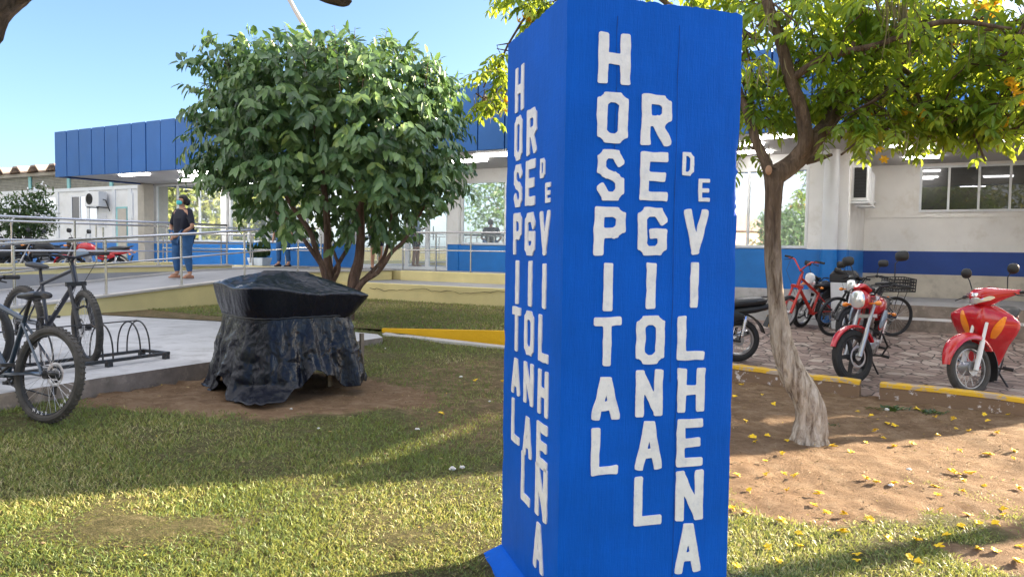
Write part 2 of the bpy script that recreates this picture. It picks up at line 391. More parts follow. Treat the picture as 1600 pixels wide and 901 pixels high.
def bark(name, a, bcol, c, sc=(9, 9, 1.6), split=False):
    m, t, b = newmat(name); co = coord(t, scale=sc); n = noisen(t, co, 2.2, 8, .7, .5)
    r = ramp(t, n.outputs[0], [(.3, a), (.5, bcol), (.68, c)]); out = r.outputs[0]
    if split:   # lichen-grey lower trunk
        co2 = coord(t); sp = N(t, 'ShaderNodeSeparateXYZ'); t.links.new(co2, sp.inputs[0])
        mr = N(t, 'ShaderNodeMapRange'); mr.inputs['From Min'].default_value = 1.9; mr.inputs['From Max'].default_value = .5; t.links.new(sp.outputs['Z'], mr.inputs['Value'])
        r2 = ramp(t, n.outputs[0], [(.36, (.11, .07, .045)), (.47, (.34, .28, .22)), (.64, (.60, .53, .45))])
        out = mixc(t, mr.outputs[0], out, r2.outputs[0])
    t.links.new(out, b.inputs['Base Color']); b.inputs['Roughness'].default_value = .9
    bumpn(t, b, n.outputs[0], 1.0, .03); return m
M['bark'] = bark('bark_brown', (.035, .02, .012), (.10, .065, .04), (.19, .13, .09), split=True)
M['bark_thin'] = bark('bark_reddish', (.06, .035, .025), (.15, .09, .065), (.25, .17, .13))
M['bark_old'] = bark('bark_old', (.02, .014, .01), (.08, .055, .04), (.17, .12, .09))
M['bark_plain'] = bark('bark_plain', (.035, .02, .012), (.10, .065, .04), (.19, .13, .09))
# black plastic sheet
m, t, b = newmat('black_plastic_sheet'); co = coord(t)
b.inputs['Base Color'].default_value = (.006, .008, .016, 1); b.inputs['Roughness'].default_value = .22; b.inputs['Specular IOR Level'].default_value = .32
n1 = N(t, 'ShaderNodeTexNoise'); n1.inputs['Scale'].default_value = 6; n1.inputs['Detail'].default_value = 6; n1.inputs['Distortion'].default_value = 1.6; t.links.new(coord(t, scale=(1, 1, .45)), n1.inputs['Vector'])
v1 = N(t, 'ShaderNodeTexVoronoi', feature='DISTANCE_TO_EDGE'); v1.inputs['Scale'].default_value = 9; vm = N(t, 'ShaderNodeVectorMath', operation='ADD')
t.links.new(n1.outputs['Color'], vm.inputs[0]); t.links.new(co, vm.inputs[1]); t.links.new(vm.outputs[0], v1.inputs['Vector'])
b1 = bumpn(t, b, n1.outputs[0], .38, .04); bumpn(t, b, v1.outputs['Distance'], .22, .015, b1.outputs[0]); M['tarp'] = m

# ------------------------------------------------------------------ masks
def nz(x, y, s, o=0):
    """cheap value noise, vectorised"""
    x = np.asarray(x)*s+o*17.3; y = np.asarray(y)*s+o*9.1
    xi = np.floor(x).astype(int); yi = np.floor(y).astype(int); fx = x-xi; fy = y-yi; fx = fx*fx*(3-2*fx); fy = fy*fy*(3-2*fy)
    def h(a, b):
        n = (a*374761393+b*668265263+int(o)*1013) & 0xffffffff
        n = ((n ^ (n >> 13))*1274126177) & 0xffffffff
        return ((n ^ (n >> 16)) & 0xffff)/65535.0
    return (h(xi, yi)*(1-fx)+h(xi+1, yi)*fx)*(1-fy)+(h(xi, yi+1)*(1-fx)+h(xi+1, yi+1)*fx)*fy
def sm(a, b, x): q = np.clip((x-a)/(b-a), 0, 1); return q*q*(3-2*q)
def dirt(x, y):
    x = np.asarray(x, float); y = np.asarray(y, float)
    wob = (nz(x, y, 1.3, 1)-.5)*.9+(nz(x, y, 3.5, 2)-.5)*.5
    d1 = 1-sm(.72, 1.18, np.sqrt(((x+2.35)/1.75)**2+((y-6.75)/1.0)**2)+wob*.35)
    d1b = (1-sm(.6, 1.2, np.sqrt(((x+.2)/1.5)**2+((y-7.3)/2.2)**2)+wob*.3))*.50
    d2 = sm(.7, 1.25, x+wob*.3)*sm(3.5, 4.7, y+.16*x+wob*1.9+(nz(x, y, 5, 56)-.5)*.9)*(.97-.3*sm(.55, .8, nz(x, y, 2.6, 55)))
    d3 = sm(0.3, 1.4, x)*sm(5.0, 6.0, y+wob)*.9
    return np.clip(np.maximum.reduce([d1, d1b, d2, d3, .18+0*x]), 0, 1)

# ------------------------------------------------------------------ ground sheet
def axis_coords(lo, hi, step, ext):
    a = list(np.arange(lo, hi+1e-6, step)); d = step
    l = []; x = lo
    while x > -ext: d *= 1.35; x -= d; l.append(x)
    r_ = []; d = step; x = a[-1]
    while x < ext: d *= 1.35; x += d; r_.append(x)
    return np.array(l[::-1]+a+r_)
xs = axis_coords(-7, 7.5, .07, 900); ys = axis_coords(1.0, 12, .07, 900)
XX, YY = np.meshgrid(xs, ys); ZZ = g(XX, YY)
near = np.clip((16-np.abs(YY-6))/6, 0, 1)*np.clip((14-np.abs(XX))/5, 0, 1)
ZZ = ZZ+near*((nz(XX, YY, 5, 5)-.5)*.024+(nz(XX, YY, 13, 6)-.5)*.022*(.4+dirt(XX, YY))+(nz(XX, YY, 2, 7)-.5)*.03)
def inside(px_, py_, poly):
    c = np.zeros(px_.shape, bool); j = len(poly)-1
    for i in range(len(poly)):
        xi, yi = poly[i]; xj, yj = poly[j]
        with np.errstate(divide='ignore', invalid='ignore'):
            c ^= ((yi > py_) != (yj > py_)) & (px_ < (xj-xi)*(py_-yi)/(yj-yi+1e-12)+xi)
        j = i
    return c
ZS = -1.13
pp = [GZ(x, y, ZS) for x, y in ((-420, 690), (0, 615), (150, 591), (300, 569), (450, 548), (598, 527), (590, 522), (342, 496), (185, 480), (120, 474), (-300, 452))]
slabpoly = [(p.x, p.y) for p in pp]
kA = V((-1.75, 10.25)); kB = V((-.06, 10.15)); kC = V((1.9, 10.1))
lawn_poly = [(kA.x, kA.y), (kB.x, kB.y), (kC.x, kC.y)]+[(FP(-3.2, -3.2).x, FP(-3.2, -3.2).y), (FP(-9.6, -3.2).x, FP(-9.6, -3.2).y), (FP(-9.6, -8.8).x, FP(-9.6, -8.8).y), (-5.2, 11.4)]
yp = [FP(-3.1, -6.3), FP(26, -6.3), FP(26, 30), FP(-70, 30), FP(-70, -14.8), FP(-9.7, -14.8), FP(-9.7, -3.3), FP(-3.1, -3.3)]
ZZ = ZZ-.25*inside(XX, YY, slabpoly)-.3*inside(XX, YY, lawn_poly)-.12*inside(XX, YY, [(p.x, p.y) for p in yp])
ny, nx = XX.shape; idx = np.arange(nx*ny).reshape(ny, nx)
fa = np.stack([idx[:-1, :-1], idx[:-1, 1:], idx[1:, 1:], idx[1:, :-1]], -1).reshape(-1)
gr = npmesh('ground', np.stack([XX, YY, ZZ], -1).reshape(-1, 3), fa, np.full(len(fa)//4, 4), M['soil'], {'dirt': dirt(XX, YY).ravel()}, smooth=True)
tag(gr, kind='structure')

def sheet(name, pts, z, mat, thick=.3, side=None):
    mb = MB(); P = [V((p[0], p[1], EYE+z)) for p in pts]
    n = len(P)
    mb.add(P, [tuple(range(n))]); mb.mi = 1
    mb.add(P+[p-V((0, 0, thick)) for p in P], [(i, (i+1) % n, (i+1) % n+n, i+n) for i in range(n)])
    return tag(mb.build(name, [mat, side or mat], smooth=0), kind='structure')
# concrete pad with bike rack
sheet('concrete_pad', pp, ZS, M['concrete'], .35, M['concrete_edge'])
# raised back lawn behind yellow kerb
zl = -1.12
mb = MB(); pl = [V((x, y, EYE+zl)) for x, y in lawn_poly]; mb.add(pl, [tuple(range(len(pl)))])
bl = mb.build('back_lawn', M['soil'], smooth=0); tag(bl, kind='structure')
at_ = bl.data.attributes.new('dirt', 'FLOAT', 'POINT'); at_.data.foreach_set('value', [.45]*len(bl.data.vertices))
# yellow retaining kerb in front of it (top level with lawn)
mb = MB()
for a, b_ in ((kA, kB), (kB, kC)):
    dn = V((0, -.09, 0))
    mb.prism([V((a.x, a.y, EYE-1.5)), V((b_.x, b_.y, EYE-1.5)), V((b_.x, b_.y, EYE+zl+.02)), V((a.x, a.y, EYE+zl+.02))], dn)
yk = thing('retaining_kerb', 'low bright yellow retaining kerb wedge between the two lawns, left of the blue pillar', 'kerb', (kB.x, kB.y, EYE-1.3))
mb.build('painted_wall', M['yellow_bright'], yk, smooth=0)
mb = MB(); q = [G(600, 523), G(690, 533), G(790, 544), G(900, 556)]
for a, b_ in zip(q[:-1], q[1:]):
    nrm = V((-(b_-a).y, (b_-a).x, 0)).normalized()*.09
    mb.prism([V((p.x, p.y, gz(p.x, p.y)-.1)) for p in (a-nrm, b_-nrm, b_+nrm, a+nrm)], (0, 0, .125))
mb.build('concrete_strip', M['ledge'], yk, smooth=0)

# paving of the motorcycle yard (s,t frame)
mb = MB(); NS, NT = 70, 26
s0, s1, t0, t1 = -3.2, 24, -6.5, -.62
grid = []
for j in range(NT+1):
    for i in range(NS+1):
        s_ = s0+(s1-s0)*i/NS; t_ = t0+(t1-t0)*j/NT; p = FP(s_, t_); p.z = gz(p.x, p.y)+(.035 if j > 0 else -.06); grid.append(p)
mb.add(grid, [(j*(NS+1)+i, j*(NS+1)+i+1, (j+1)*(NS+1)+i+1, (j+1)*(NS+1)+i) for j in range(NT) for i in range(NS)])
tag(mb.build('flagstone_paving', M['flag'], smooth=60), kind='structure')
# kerbs
def kerb(sa, sb, label):
    rt_ = thing('yard_kerb', label, 'kerb', FP((sa+sb)/2, -6.4, -1.62)); rt_.location.z = gz(rt_.location.x, rt_.location.y)
    n = 14; body = MB(); cap = MB(); R1 = []; R2 = []
    for i in range(n+1):
        s_ = sa+(sb-sa)*i/n; j1 = (random.random()-.5)*.015
        P = [FP(s_, -6.57+j1), FP(s_, -6.53+j1), FP(s_, -6.36), FP(s_, -6.35)]
        z = gz(P[0].x, P[0].y); hs = 0; hh = .175+j1*.6
        R1.append([V((P[0].x, P[0].y, z-.1)), V((P[1].x, P[1].y, z+hh-.02)), V((P[2].x, P[2].y, z+hh-.02)), V((P[3].x, P[3].y, z-.1))])
        R2.append([V((P[1].x, P[1].y, z+hh-.04))-FN*.012, V((P[1].x, P[1].y, z+hh+.004)), V((P[2].x, P[2].y, z+hh+.004)), V((P[2].x, P[2].y, z+hh-.04))+FN*.012])
    body.loft(R1); cap.loft(R2)
    body.build('kerb_body', M['kerb_face'], rt_, smooth=30); cap.build('painted_top', M['yellow_kerb'], rt_, smooth=30, bevel=.006)
kerb(-.8, 1.36, 'worn concrete kerb with yellow painted top edge behind the leaning trunk')
kerb(1.56, 9, 'long yellow topped kerb in front of the red scooter')

# ------------------------------------------------------------------ hospital
ZSOF, ZFT = 1.96, 3.25; BL = -20.9; SE = 3.9
TR = 3.0   # recess depth
hosp = thing('hospital_building', 'long white hospital building with blue base band and deep blue metal canopy', 'building', FP(-3, 2, -1.0))
def fbox(mb, sa, sb, ta, tb, za, zb):
    return mb.prism([FP(sa, ta, za), FP(sb, ta, za), FP(sb, tb, za), FP(sa, tb, za)], (0, 0, zb-za))
SR = .44    # s where the recess starts
ZB0, ZB1 = -.72, .07
# walls
mb = MB(); fbox(mb, BL, SR, .12, 9, -1.4, ZSOF); fbox(mb, SR, SE, TR+.1, 9, -1.4, ZSOF); mb.build('wall', M['white_wall'], hosp, smooth=0)
sE0, sE1, sE2, sE3 = S_at(562), S_at(640), S_at(705), S_at(722)
sW0, sW1, sP = S_at(1000), S_at(1264), S_at(352)
mb = MB()   # blue dado
for a, b_ in ((BL, sE0), (sE3, SR)): fbox(mb, a, b_, 0, .12, ZB0, ZB1)
fbox(mb, sE2, sE3, -.02, .12, ZB0, ZB1+.02); fbox(mb, sP-.15, sP+.2, -.03, .12, ZB0, ZB1+.02); fbox(mb, sW1+.02, SR+.02, -.04, .12, ZB0-.03, ZB1)
mb.build('blue_dado', M['blue_wall'], hosp, smooth=0)
mb = MB()   # plinth
for a, b_ in ((BL, sE0), (sE3, SR)): fbox(mb, a, b_, -.03, .12, -1.5, ZB0)
mb.build('plinth', M['concrete'], hosp, smooth=0)
# white piers & frames
for a, b_, c_ in ((sE2, sE3, ZB1+.02), (sP, sP+.26, ZB1+.02), (sW1+.02, SR+.02, ZB1), (S_at(452), S_at(452)+.2, ZB1), (S_at(505), S_at(505)+.2, ZB1)):
    mb = MB(); fbox(mb, a, b_, -.035, .12, c_, ZSOF); mb.build('pier', M['white_wall'], hosp, smooth=0, bevel=.006)
# column at left end
mb = MB(); fbox(mb, BL-.12, BL+.22, -.35, .0, -1.2, ZSOF); mb.build('end_column', M['column'], hosp, smooth=0, bevel=.01)
def window(sa, sb, z0, z1, t, n, mat, fr='trim_white', th=.05, dep=.06):
    f = MB(); fbox(f, sa, sb, t-dep, t, z0, z0+th); fbox(f, sa, sb, t-dep, t, z1-th, z1); fbox(f, sa, sa+th, t-dep, t, z0+th, z1-th); fbox(f, sb-th, sb, t-dep, t, z0+th, z1-th)
    for i in range(1, n): s_ = sa+(sb-sa)*i/n; fbox(f, s_-th/2, s_+th/2, t-dep+.01, t, z0+th, z1-th)
    fo = f.build('window', M[fr], hosp, smooth=0)
    gl = MB()
    for i in range(n):
        a = sa+(sb-sa)*i/n+.01; b_ = sa+(sb-sa)*(i+1)/n-.01; tt = t-.018+random.uniform(-.003, .003)
        gl.add([FP(a, tt, z0+.02), FP(b_, tt+.002, z0+.02), FP(b_, tt+.002, z1-.02), FP(a, tt, z1-.02)], [(0, 1, 2, 3)])
    gl.build('pane', M[mat], fo, smooth=0)
window(BL+.25, sP-.05, ZB1+.02, ZSOF-.02, .11, 3, 'glass')
window(sP+.3, S_at(452)-.02, ZB1+.02, ZSOF-.02, .11, 3, 'glass')
window(S_at(452)+.22, S_at(505)-.02, ZB1+.02, ZSOF-.02, .11, 2, 'glass')
window(S_at(505)+.22, sE0-.02, ZB1+.02, ZSOF-.02, .11, 2, 'glass')
window(sE3+.02, sE3+2.6, ZB1+.02, ZSOF-.3, .11, 2, 'glass'); window(sE3+2.7, sE3+6, ZB1+.02, ZSOF-.3, .11, 2, 'glass')
window(sW0+1.2, sW1, ZB1+.02, ZSOF-.28, .11, 2, 'glass')
# entrance doors
for i, (a, b_) in enumerate(((sE0, (sE0+sE1)/2), ((sE0+sE1)/2, sE1), (sE1, (sE1+sE2)/2), ((sE1+sE2)/2, sE2))):
    f = MB(); z0, z1 = -.58, 1.55; t = .06; th = .06
    fbox(f, a, b_, t-.05, t, z0, z0+.09); fbox(f, a, b_, t-.05, t, z1-th, z1); fbox(f, a, a+th, t-.05, t, z0+.09, z1-th); fbox(f, b_-th, b_, t-.05, t, z0+.09, z1-th)
    fo = f.build('entrance_door', M['trim_white'], hosp, smooth=0)
    gl = MB(); gl.add([FP(a+.02, t-.02, z0+.02), FP(b_-.02, t-.02, z0+.02), FP(b_-.02, t-.02, z1-.02), FP(a+.02, t-.02, z1-.02)], [(0, 1, 2, 3)]); gl.build('pane', M['glass'], fo, smooth=0)
    h = MB(); c = a+.12 if i % 2 else b_-.12; h.tube([FP(c, t-.1, .2), FP(c, t-.1, .55)], .015); h.build('handle', M['steel'], fo)
# recessed wall: beige, navy band, light plinth, windows
mb = MB(); fbox(mb, SR, SE, TR, TR+.1, .07, ZSOF); mb.build('recess_wall', M['beige_wall'], hosp, smooth=0)
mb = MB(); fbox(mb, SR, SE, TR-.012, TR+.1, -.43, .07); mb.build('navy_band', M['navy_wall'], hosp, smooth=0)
mb = MB(); fbox(mb, SR, SE, TR-.03, TR+.1, -1.2, -.43); mb.build('recess_plinth', simple('plinth_cream', (.55, .50, .42), .8, var=.15, vs=2, dirt=(.4, .36, .3)), hosp, smooth=0)
mb = MB(); mb.mi = 0; fbox(mb, SR-.005, SR+.03, .12, TR, .07, ZSOF); mb.mi = 1; fbox(mb, SR-.005, SR+.035, .12, TR, -.72, .07); mb.build('return_wall', [M['beige_wall'], M['blue_wall']], hosp, smooth=0)
sr = lambda px: S_at(px, TR)
window(sr(1437), sr(1437)+2.2, .92, ZSOF-.06, TR, 4, 'darkglass', 'trim_white', .045, .05)
mb = MB()
fbox(mb, SR+.05, SE, TR-.02, TR, .80, .84)
for s_ in (sr(1430)-.12, sr(1612)): fbox(mb, s_, s_+.1, TR-.03, TR, -.43 if s_ > 3 else .84, ZSOF)
mb.build('wall_rib', M['beige_wall'], hosp, smooth=0)
# downpipe
mb = MB(); c = FP(SR-.28, -.17); mb.tube([V((c.x, c.y, EYE-1.4)), V((c.x, c.y, EYE+ZSOF))], .14, 20)
for z in (.95, -.55): mb.tube([V((c.x, c.y, EYE+z)), V((c.x, c.y, EYE+z+.07))], .147, 20)
dp = mb.build('downpipe', M['pipe_white'], hosp)
mb = MB(); mb.tube([V((c.x, c.y, EYE-1.35)), V((c.x, c.y, EYE+.07))], .1485, 20); mb.build('painted_pipe_foot', M['blue_wall'], dp)
# canopy: soffit, fascia panels, lights
TF = -3.05
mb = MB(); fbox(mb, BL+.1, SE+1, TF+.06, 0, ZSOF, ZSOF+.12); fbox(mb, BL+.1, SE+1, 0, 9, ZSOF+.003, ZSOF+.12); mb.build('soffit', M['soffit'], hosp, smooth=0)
mb = MB(); 
sF0 = S_at(95, TF); wpan = .62; n = int((SE+1.5-sF0)/wpan)
rng2 = random.Random(3)
for i in range(n):
    a = sF0+i*wpan; o = rng2.uniform(-.006, .006)
    fbox(mb, a+.014, a+wpan-.014, TF-.02+o, TF+.05, ZSOF-.03, ZFT)
fas = mb.build('fascia_panels', M['fascia'], hosp, smooth=0, bevel=.004)
mb = MB(); fbox(mb, sF0, sF0+n*wpan, TF+.052, TF+.09, ZSOF-.02, ZFT-.03)
for i in range(16): fbox(mb, sF0-.02, sF0+.03, TF+.1+i*.62, TF+.1+i*.62+.6, ZSOF-.03, ZFT)
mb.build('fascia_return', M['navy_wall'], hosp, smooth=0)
mb = MB(); fbox(mb, sF0+.04, SE+1.4, TF+.1, 9, ZFT-.35, ZFT-.25); mb.build('roof', M['concrete'], hosp, smooth=0)
mb = MB(); fbox(mb, SE+1.2, SE+1.26, TF+.1, 9, ZSOF-.03, ZFT); mb.build('end_fascia', M['fascia'], hosp, smooth=0)
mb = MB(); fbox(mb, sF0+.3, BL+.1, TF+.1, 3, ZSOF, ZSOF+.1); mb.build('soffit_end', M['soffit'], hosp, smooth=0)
for px, py in ((210, 273), (306, 268), (302, 281), (312, 274), (780, 242), (724, 252), (1440, 246), (1418, 227), (1430, 231), (1597, 218), (1180, 238), (1165, 226), (1560, 180), (1210, 214)):
    p = GZ(px, py, ZSOF-.02)
    if p.y < 1: continue
    l = MB(); Mr = Matrix.Rotation(FROT, 3, 'Z'); l.box(p, (1.15 if px < 1000 else .62, .2 if px < 1000 else .14, .035), Mr); l.build('ceiling_light', M['tube_light'], hosp, smooth=0)
mb = MB(); ew = 5.3; Zg = -1.6  # unseen wall added to block the sun, slots shaped to pass light streaks
for ta, tb, za, zb in ((TF, -2.9, -1.6, ZSOF), (-2.9, -2.58, -1.6, Zg+1.9), (-2.9, -2.58, Zg+2.75, ZSOF), (-2.58, -1.95, -1.6, ZSOF), (-1.95, -1.2, -1.6, Zg+2.0), (-1.95, -1.2, Zg+3.0, ZSOF), (-1.2, 9, -1.6, ZSOF)):
    fbox(mb, ew, ew+.15, ta, tb, za, zb)
mb.build('end_wall', M['white_wall'], hosp, smooth=0)
# porch floor / step at the recess
def slab(name, sa, sb, ta, tb, za, zb, mat, side=None, bev=0):
    mb = MB(); mb.mi = 0; P = [FP(sa, ta, zb), FP(sb, ta, zb), FP(sb, tb, zb), FP(sa, tb, zb)]; mb.add(P, [(0, 1, 2, 3)]); mb.mi = 1
    Q = [p-V((0, 0, zb-za)) for p in P]; mb.add(P+Q, [(i, (i+1) % 4, (i+1) % 4+4, i+4) for i in range(4)])
    return tag(mb.build(name, [mat, side or mat], smooth=0, bevel=bev), kind='structure')
slab('porch_floor', SR+.04, SE, -.1, TR-.03, -1.6, -.93, M['walkway'], M['concrete_edge'])
slab('porch_step', SR+.4, SE, -.75, -.1, -1.6, -1.15, M['concrete'], M['concrete_edge'])
# landing along the building, ledge, lower walkway
ZW = -.57
slab('entrance_landing', -15.6, -3.2, -1.14, 0, -1.6, ZW, M['walkway'], M['yellow_wall'])
slab('lower_terrace', -9.6, -3.2, -3.1, -1.14, -1.6, -.79, M['walkway'], M['walkway'])

def wallthing(name, label, boxes, mat, cap=None):
    c = FP((boxes[0][0]+boxes[0][1])/2, (boxes[0][2]+boxes[0][3])/2, -1.1)
    rt_ = thing(name, label, 'wall', c); b_ = MB()
    for q in boxes:
        (sa, sb, ta, tb, za, zb) = q[:6]; zc = q[6] if len(q) > 6 else zb
        nn = 24; horiz = (sb-sa) > (tb-ta); rings = []
        for i in range(nn+1):
            k = i/nn; z1 = zb+(zc-zb)*k; j = (random.random()-.5)*.014
            if horiz: s_ = sa+(sb-sa)*k; rings.append([FP(s_, ta+j, za), FP(s_, ta+j, z1), FP(s_, tb, z1), FP(s_, tb, za)])
            else: t_ = ta+(tb-ta)*k; rings.append([FP(sb+j, t_, za), FP(sb+j, t_, z1), FP(sa, t_, z1), FP(sa, t_, za)])
        b_.loft(rings)
    b_.build('wall_body', mat, rt_, smooth=30, bevel=.012)
    if cap:
        c_ = MB()
        for q in boxes:
            (sa, sb, ta, tb, za, zb) = q[:6]; zc = q[6] if len(q) > 6 else zb
            horiz = (sb-sa) > (tb-ta)
            if horiz: c_.prism([FP(sa, ta-.03, zb+.003), FP(sb, ta-.03, zc+.003), FP(sb, tb+.03, zc+.003), FP(sa, tb+.03, zb+.003)], (0, 0, .035))
            else: c_.prism([FP(sa-.03, ta, zb+.003), FP(sb+.03, ta, zb+.003), FP(sb+.03, tb, zc+.003), FP(sa-.03, tb, zc+.003)], (0, 0, .035))
        c_.build('coping', cap, rt_, smooth=0)
    return rt_
lw = wallthing('ramp_wall', 'cracked faded yellow lower wall behind the back lawn', [(-9.55, -3.2, -3.22, -3.1, -1.5, -.77)], M['yellow_wall'])
uw = wallthing('ramp_wall', 'short faded yellow upper wall carrying the railing by the glass doors', [(-9.3, -3.2, -1.3, -1.15, -1.3, ZW+.01)], M['yellow_wall'])
def zr(t): return -.57 if t > -4.2 else -.57+(t+4.2)*.072
rw = wallthing('ramp_wall', 'faded yellow side wall of the walkway behind the bicycles', [(-9.82, -9.64, -14.6, -4.2, -1.5, zr(-14.6), zr(-4.2)), (-9.82, -9.64, -4.2, -1.2, -1.5, ZW, ZW)], M['yellow_wall'], M['ledge'])
# cracks in the lower wall
mb = MB(); s_ = -8.6; z = -.88; pts = []
while s_ < -3.6:
    pts.append(FP(s_, -3.235, z)); s_ += random.uniform(.05, .16); z = max(-1.02, min(-.82, z+random.uniform(-.035, .03)))
mb.tube(pts, [random.uniform(.003, .008) for _ in pts], 4); mb.build('crack', simple('crack_dark', (.1, .07, .04), .95), lw)
# sloping walkways
def walk(name, sa, sb, ta, tb, zfun, mat, dz=0):
    mb = MB(); n = 12; rings = []
    for i in range(n+1):
        t_ = ta+(tb-ta)*i/n; z = zfun(t_)+dz; rings.append([FP(sa, t_, -1.5), FP(sa, t_, z), FP(sb, t_, z), FP(sb, t_, -1.5)])
    mb.loft(rings); return tag(mb.build(name, mat, smooth=0), kind='structure')
walk('ramp_walkway', -12.45, -9.84, -14.6, -1.16, zr, M['walkway'], -.01)
walk('ramp_edge_strip', -12.62, -12.45, -14.6, -1.16, zr, M['ledge'], .03)
walk('upper_walkway', -15.4, -12.62, -14.6, -1.16, lambda t: -.60, M['walkway'])
wallthing('ramp_wall', 'pale yellow kerb wall between the two walkways behind the railing', [(-12.75, -12.63, -14.6, -3.5, -1.2, -.5)], M['yellow_wall'], M['ledge'])
wallthing('ramp_wall', 'low yellow kerb along the far walkway in front of the parked motorcycles', [(-15.6, -15.42, -14.6, -3, -1.3, -.47)], M['yellow_wall'])
sheet('yard_asphalt', [FP(-60, -15)[:2], FP(-15.6, -15)[:2], FP(-15.6, 2.9)[:2], FP(-60, 2.9)[:2]], -.98, M['walkway'], .2)
wb = thing('banner_panel', 'white sheet panel low behind the handlebar of the black bicycle', 'panel', W(60, 440, 15.5))
mb = MB(); a, b_ = W(22, 440, 15.6), W(95, 437, 15.9); mb.prism([a, b_, b_+V((0, 0, .28)), a+V((0, 0, .28))], (.02, .03, 0)); mb.build('sheet', M['white_plastic'], wb, smooth=0)

# railings
def railing(label, pts, h, rails, spacing=1.5, last=True):
    rt_ = thing('handrail', label, 'railing', pts[0])
    for a, b_ in zip(pts[:-1], pts[1:]):
        d = b_-a; n = max(1, round(d.length/spacing))
        for i in range(n+(1 if (last and b_ is pts[-1]) else 0)):
            p = a+d*i/n; q = MB(); q.tube([p, p+V((0, 0, h-.03))], .021, 10); q.tube([p+V((0, 0, .0)), p+V((0, 0, .012))], .05, 12); q.build('post', M['steel'], rt_)
    for k, rz in enumerate(rails):
        q = MB(); q.tube([p+V((0, 0, rz)) for p in pts], .024 if k == 0 else .017, 10); q.build('rail', M['steel'], rt_)
RH = .92
railing('nearest steel handrail along the yellow walkway wall behind the covered cart', [FP(-9.73, -12.6, zr(-12.6)+.03), FP(-9.73, -4.2, zr(-4.2)+.03), FP(-9.73, -3.2, ZW+.03)], RH, (RH, .5), 1.4)
railing('middle steel handrail beside the walking woman', [FP(-12.69, -12.6, -.46), FP(-12.69, -3.6, -.46)], RH, (RH, .5, .3), 1.8)
railing('far steel handrail in front of the parked motorcycles', [FP(-15.5, -12.6, -.47), FP(-15.5, -3.2, -.47), FP(-14.2, -1.6, -.47)], RH, (RH, .5), 1.9)
railing('steel handrail on the upper wall before the glass doors', [FP(-9.3, -1.22, ZW+.01), FP(-3.4, -1.22, ZW+.01)], RH, (RH, .5), 1.0)
railing('steel handrail close to the blue dado left of the entrance', [FP(-18.5, -1.2, -.57), FP(-12.2, -1.0, -.57)], RH-.05, (RH-.05, .45), 1.3)

# ------------------------------------------------------------------ annex building at left
TA = 3.2
ann = thing('annex_building', 'low white annex with blue base, louvre strip and corrugated roof behind the motorcycles', 'building', FP(-32, TA+2, -.98))
aS0, aS1 = -62, -20.2
def abox(mb, sa, sb, ta, tb, za, zb): return fbox(mb, sa, sb, TA+ta, TA+tb, za, zb)
SA = lambda px: S_at(px, TA)
mb = MB(); abox(mb, aS0, aS1, 0, 8, .18, 2.35); mb.build('wall', M['white_wall'], ann, smooth=0)
mb = MB(); abox(mb, aS0, aS1, -.02, 8, -1.2, .18); mb.build('blue_dado', M['blue_wall'], ann, smooth=0)
mb = MB()
for i in range(9): abox(mb, aS0, aS1, .05+.012*(i % 2), .2, 2.37+i*.068, 2.37+i*.068+.055)
abox(mb, aS0, aS1, .25, 8, 2.35, 2.98); mb.build('louvre_strip', M['louver'], ann, smooth=0)
mb = MB(); abox(mb, aS0, aS1, -.05, .1, 2.22, 2.36); abox(mb, aS0, aS1, -.03, .0, .12, .2)
for px in (15, 95, 143, 183, 208): s_ = SA(px); abox(mb, s_, s_+.22, -.04, 0, .2, 2.22)
mb.build('white_rib', M['trim_white'], ann, smooth=0)
mb = MB()
for px in (-15, 52, 112, 178): s_ = SA(px); abox(mb, s_, s_+.2, 0, .06, 2.36, 2.98)
mb.build('teal_rib', M['teal'], ann, smooth=0)
mb = MB(); abox(mb, aS0, aS1, -.1, .1, 2.98, 3.12); mb.build('eave_board', M['column'], ann, smooth=0)
mb = MB(); pr = []; s_ = aS0; k = 0     # trapezoid corrugations
while s_ < aS1+.5:
    z = 3.16+(.26 if k % 4 in (1, 2) else 0); pr.append((s_, z)); s_ += (.3, .34, .3, .55)[k % 4]; k += 1
r1 = [FP(a, TA-.45, z) for a, z in pr]; r2 = [FP(a, TA+8, z+.8) for a, z in pr]; r3 = [p-V((0, 0, .07)) for p in r1]
mb.loft([r3, r1, r2], cap=False, closed=False); mb.build('roof', M['rooftile'], ann, smooth=0)
def awin(pa, pb, z0, z1, split, mat):
    a, b_ = SA(pa), SA(pb); f = MB(); th = .07
    abox(f, a, b_, -.03, .0, z0, z0+th); abox(f, a, b_, -.03, 0, z1-th, z1); abox(f, a, a+th, -.03, 0, z0+th, z1-th); abox(f, b_-th, b_, -.03, 0, z0+th, z1-th)
    m_ = a+(b_-a)*split; abox(f, m_-.04, m_+.04, -.045, 0, z0+th, z1-th)
    fo = f.build('window', M['trim_white'], ann, smooth=0)
    gl = MB(); gl.add([FP(a+.03, TA-.012, z0+.03), FP(m_, TA-.012, z0+.03), FP(m_, TA-.012, z1-.03), FP(a+.03, TA-.012, z1-.03)], [(0, 1, 2, 3)]); gl.build('pane', M['darkglass'], fo, smooth=0)
    gl = MB(); gl.add([FP(m_, TA-.02, z0+.03), FP(b_-.03, TA-.02, z0+.03), FP(b_-.03, TA-.02, z1-.03), FP(m_, TA-.02, z1-.03)], [(0, 1, 2, 3)]); gl.build('pane', M['glass'], fo, smooth=0)
awin(119, 160, .95, 2.05, .35, 'glass'); awin(68, 97, .95, 2.05, .2, 'glass'); awin(-10, 30, .95, 2.05, .5, 'glass'); awin(207, 215, 1.0, 2.05, .9, 'glass')
d = MB(); abox(d, SA(189), SA(206), -.03, 0, -.95, 1.5); do = d.build('door', M['teal'], ann, smooth=0)
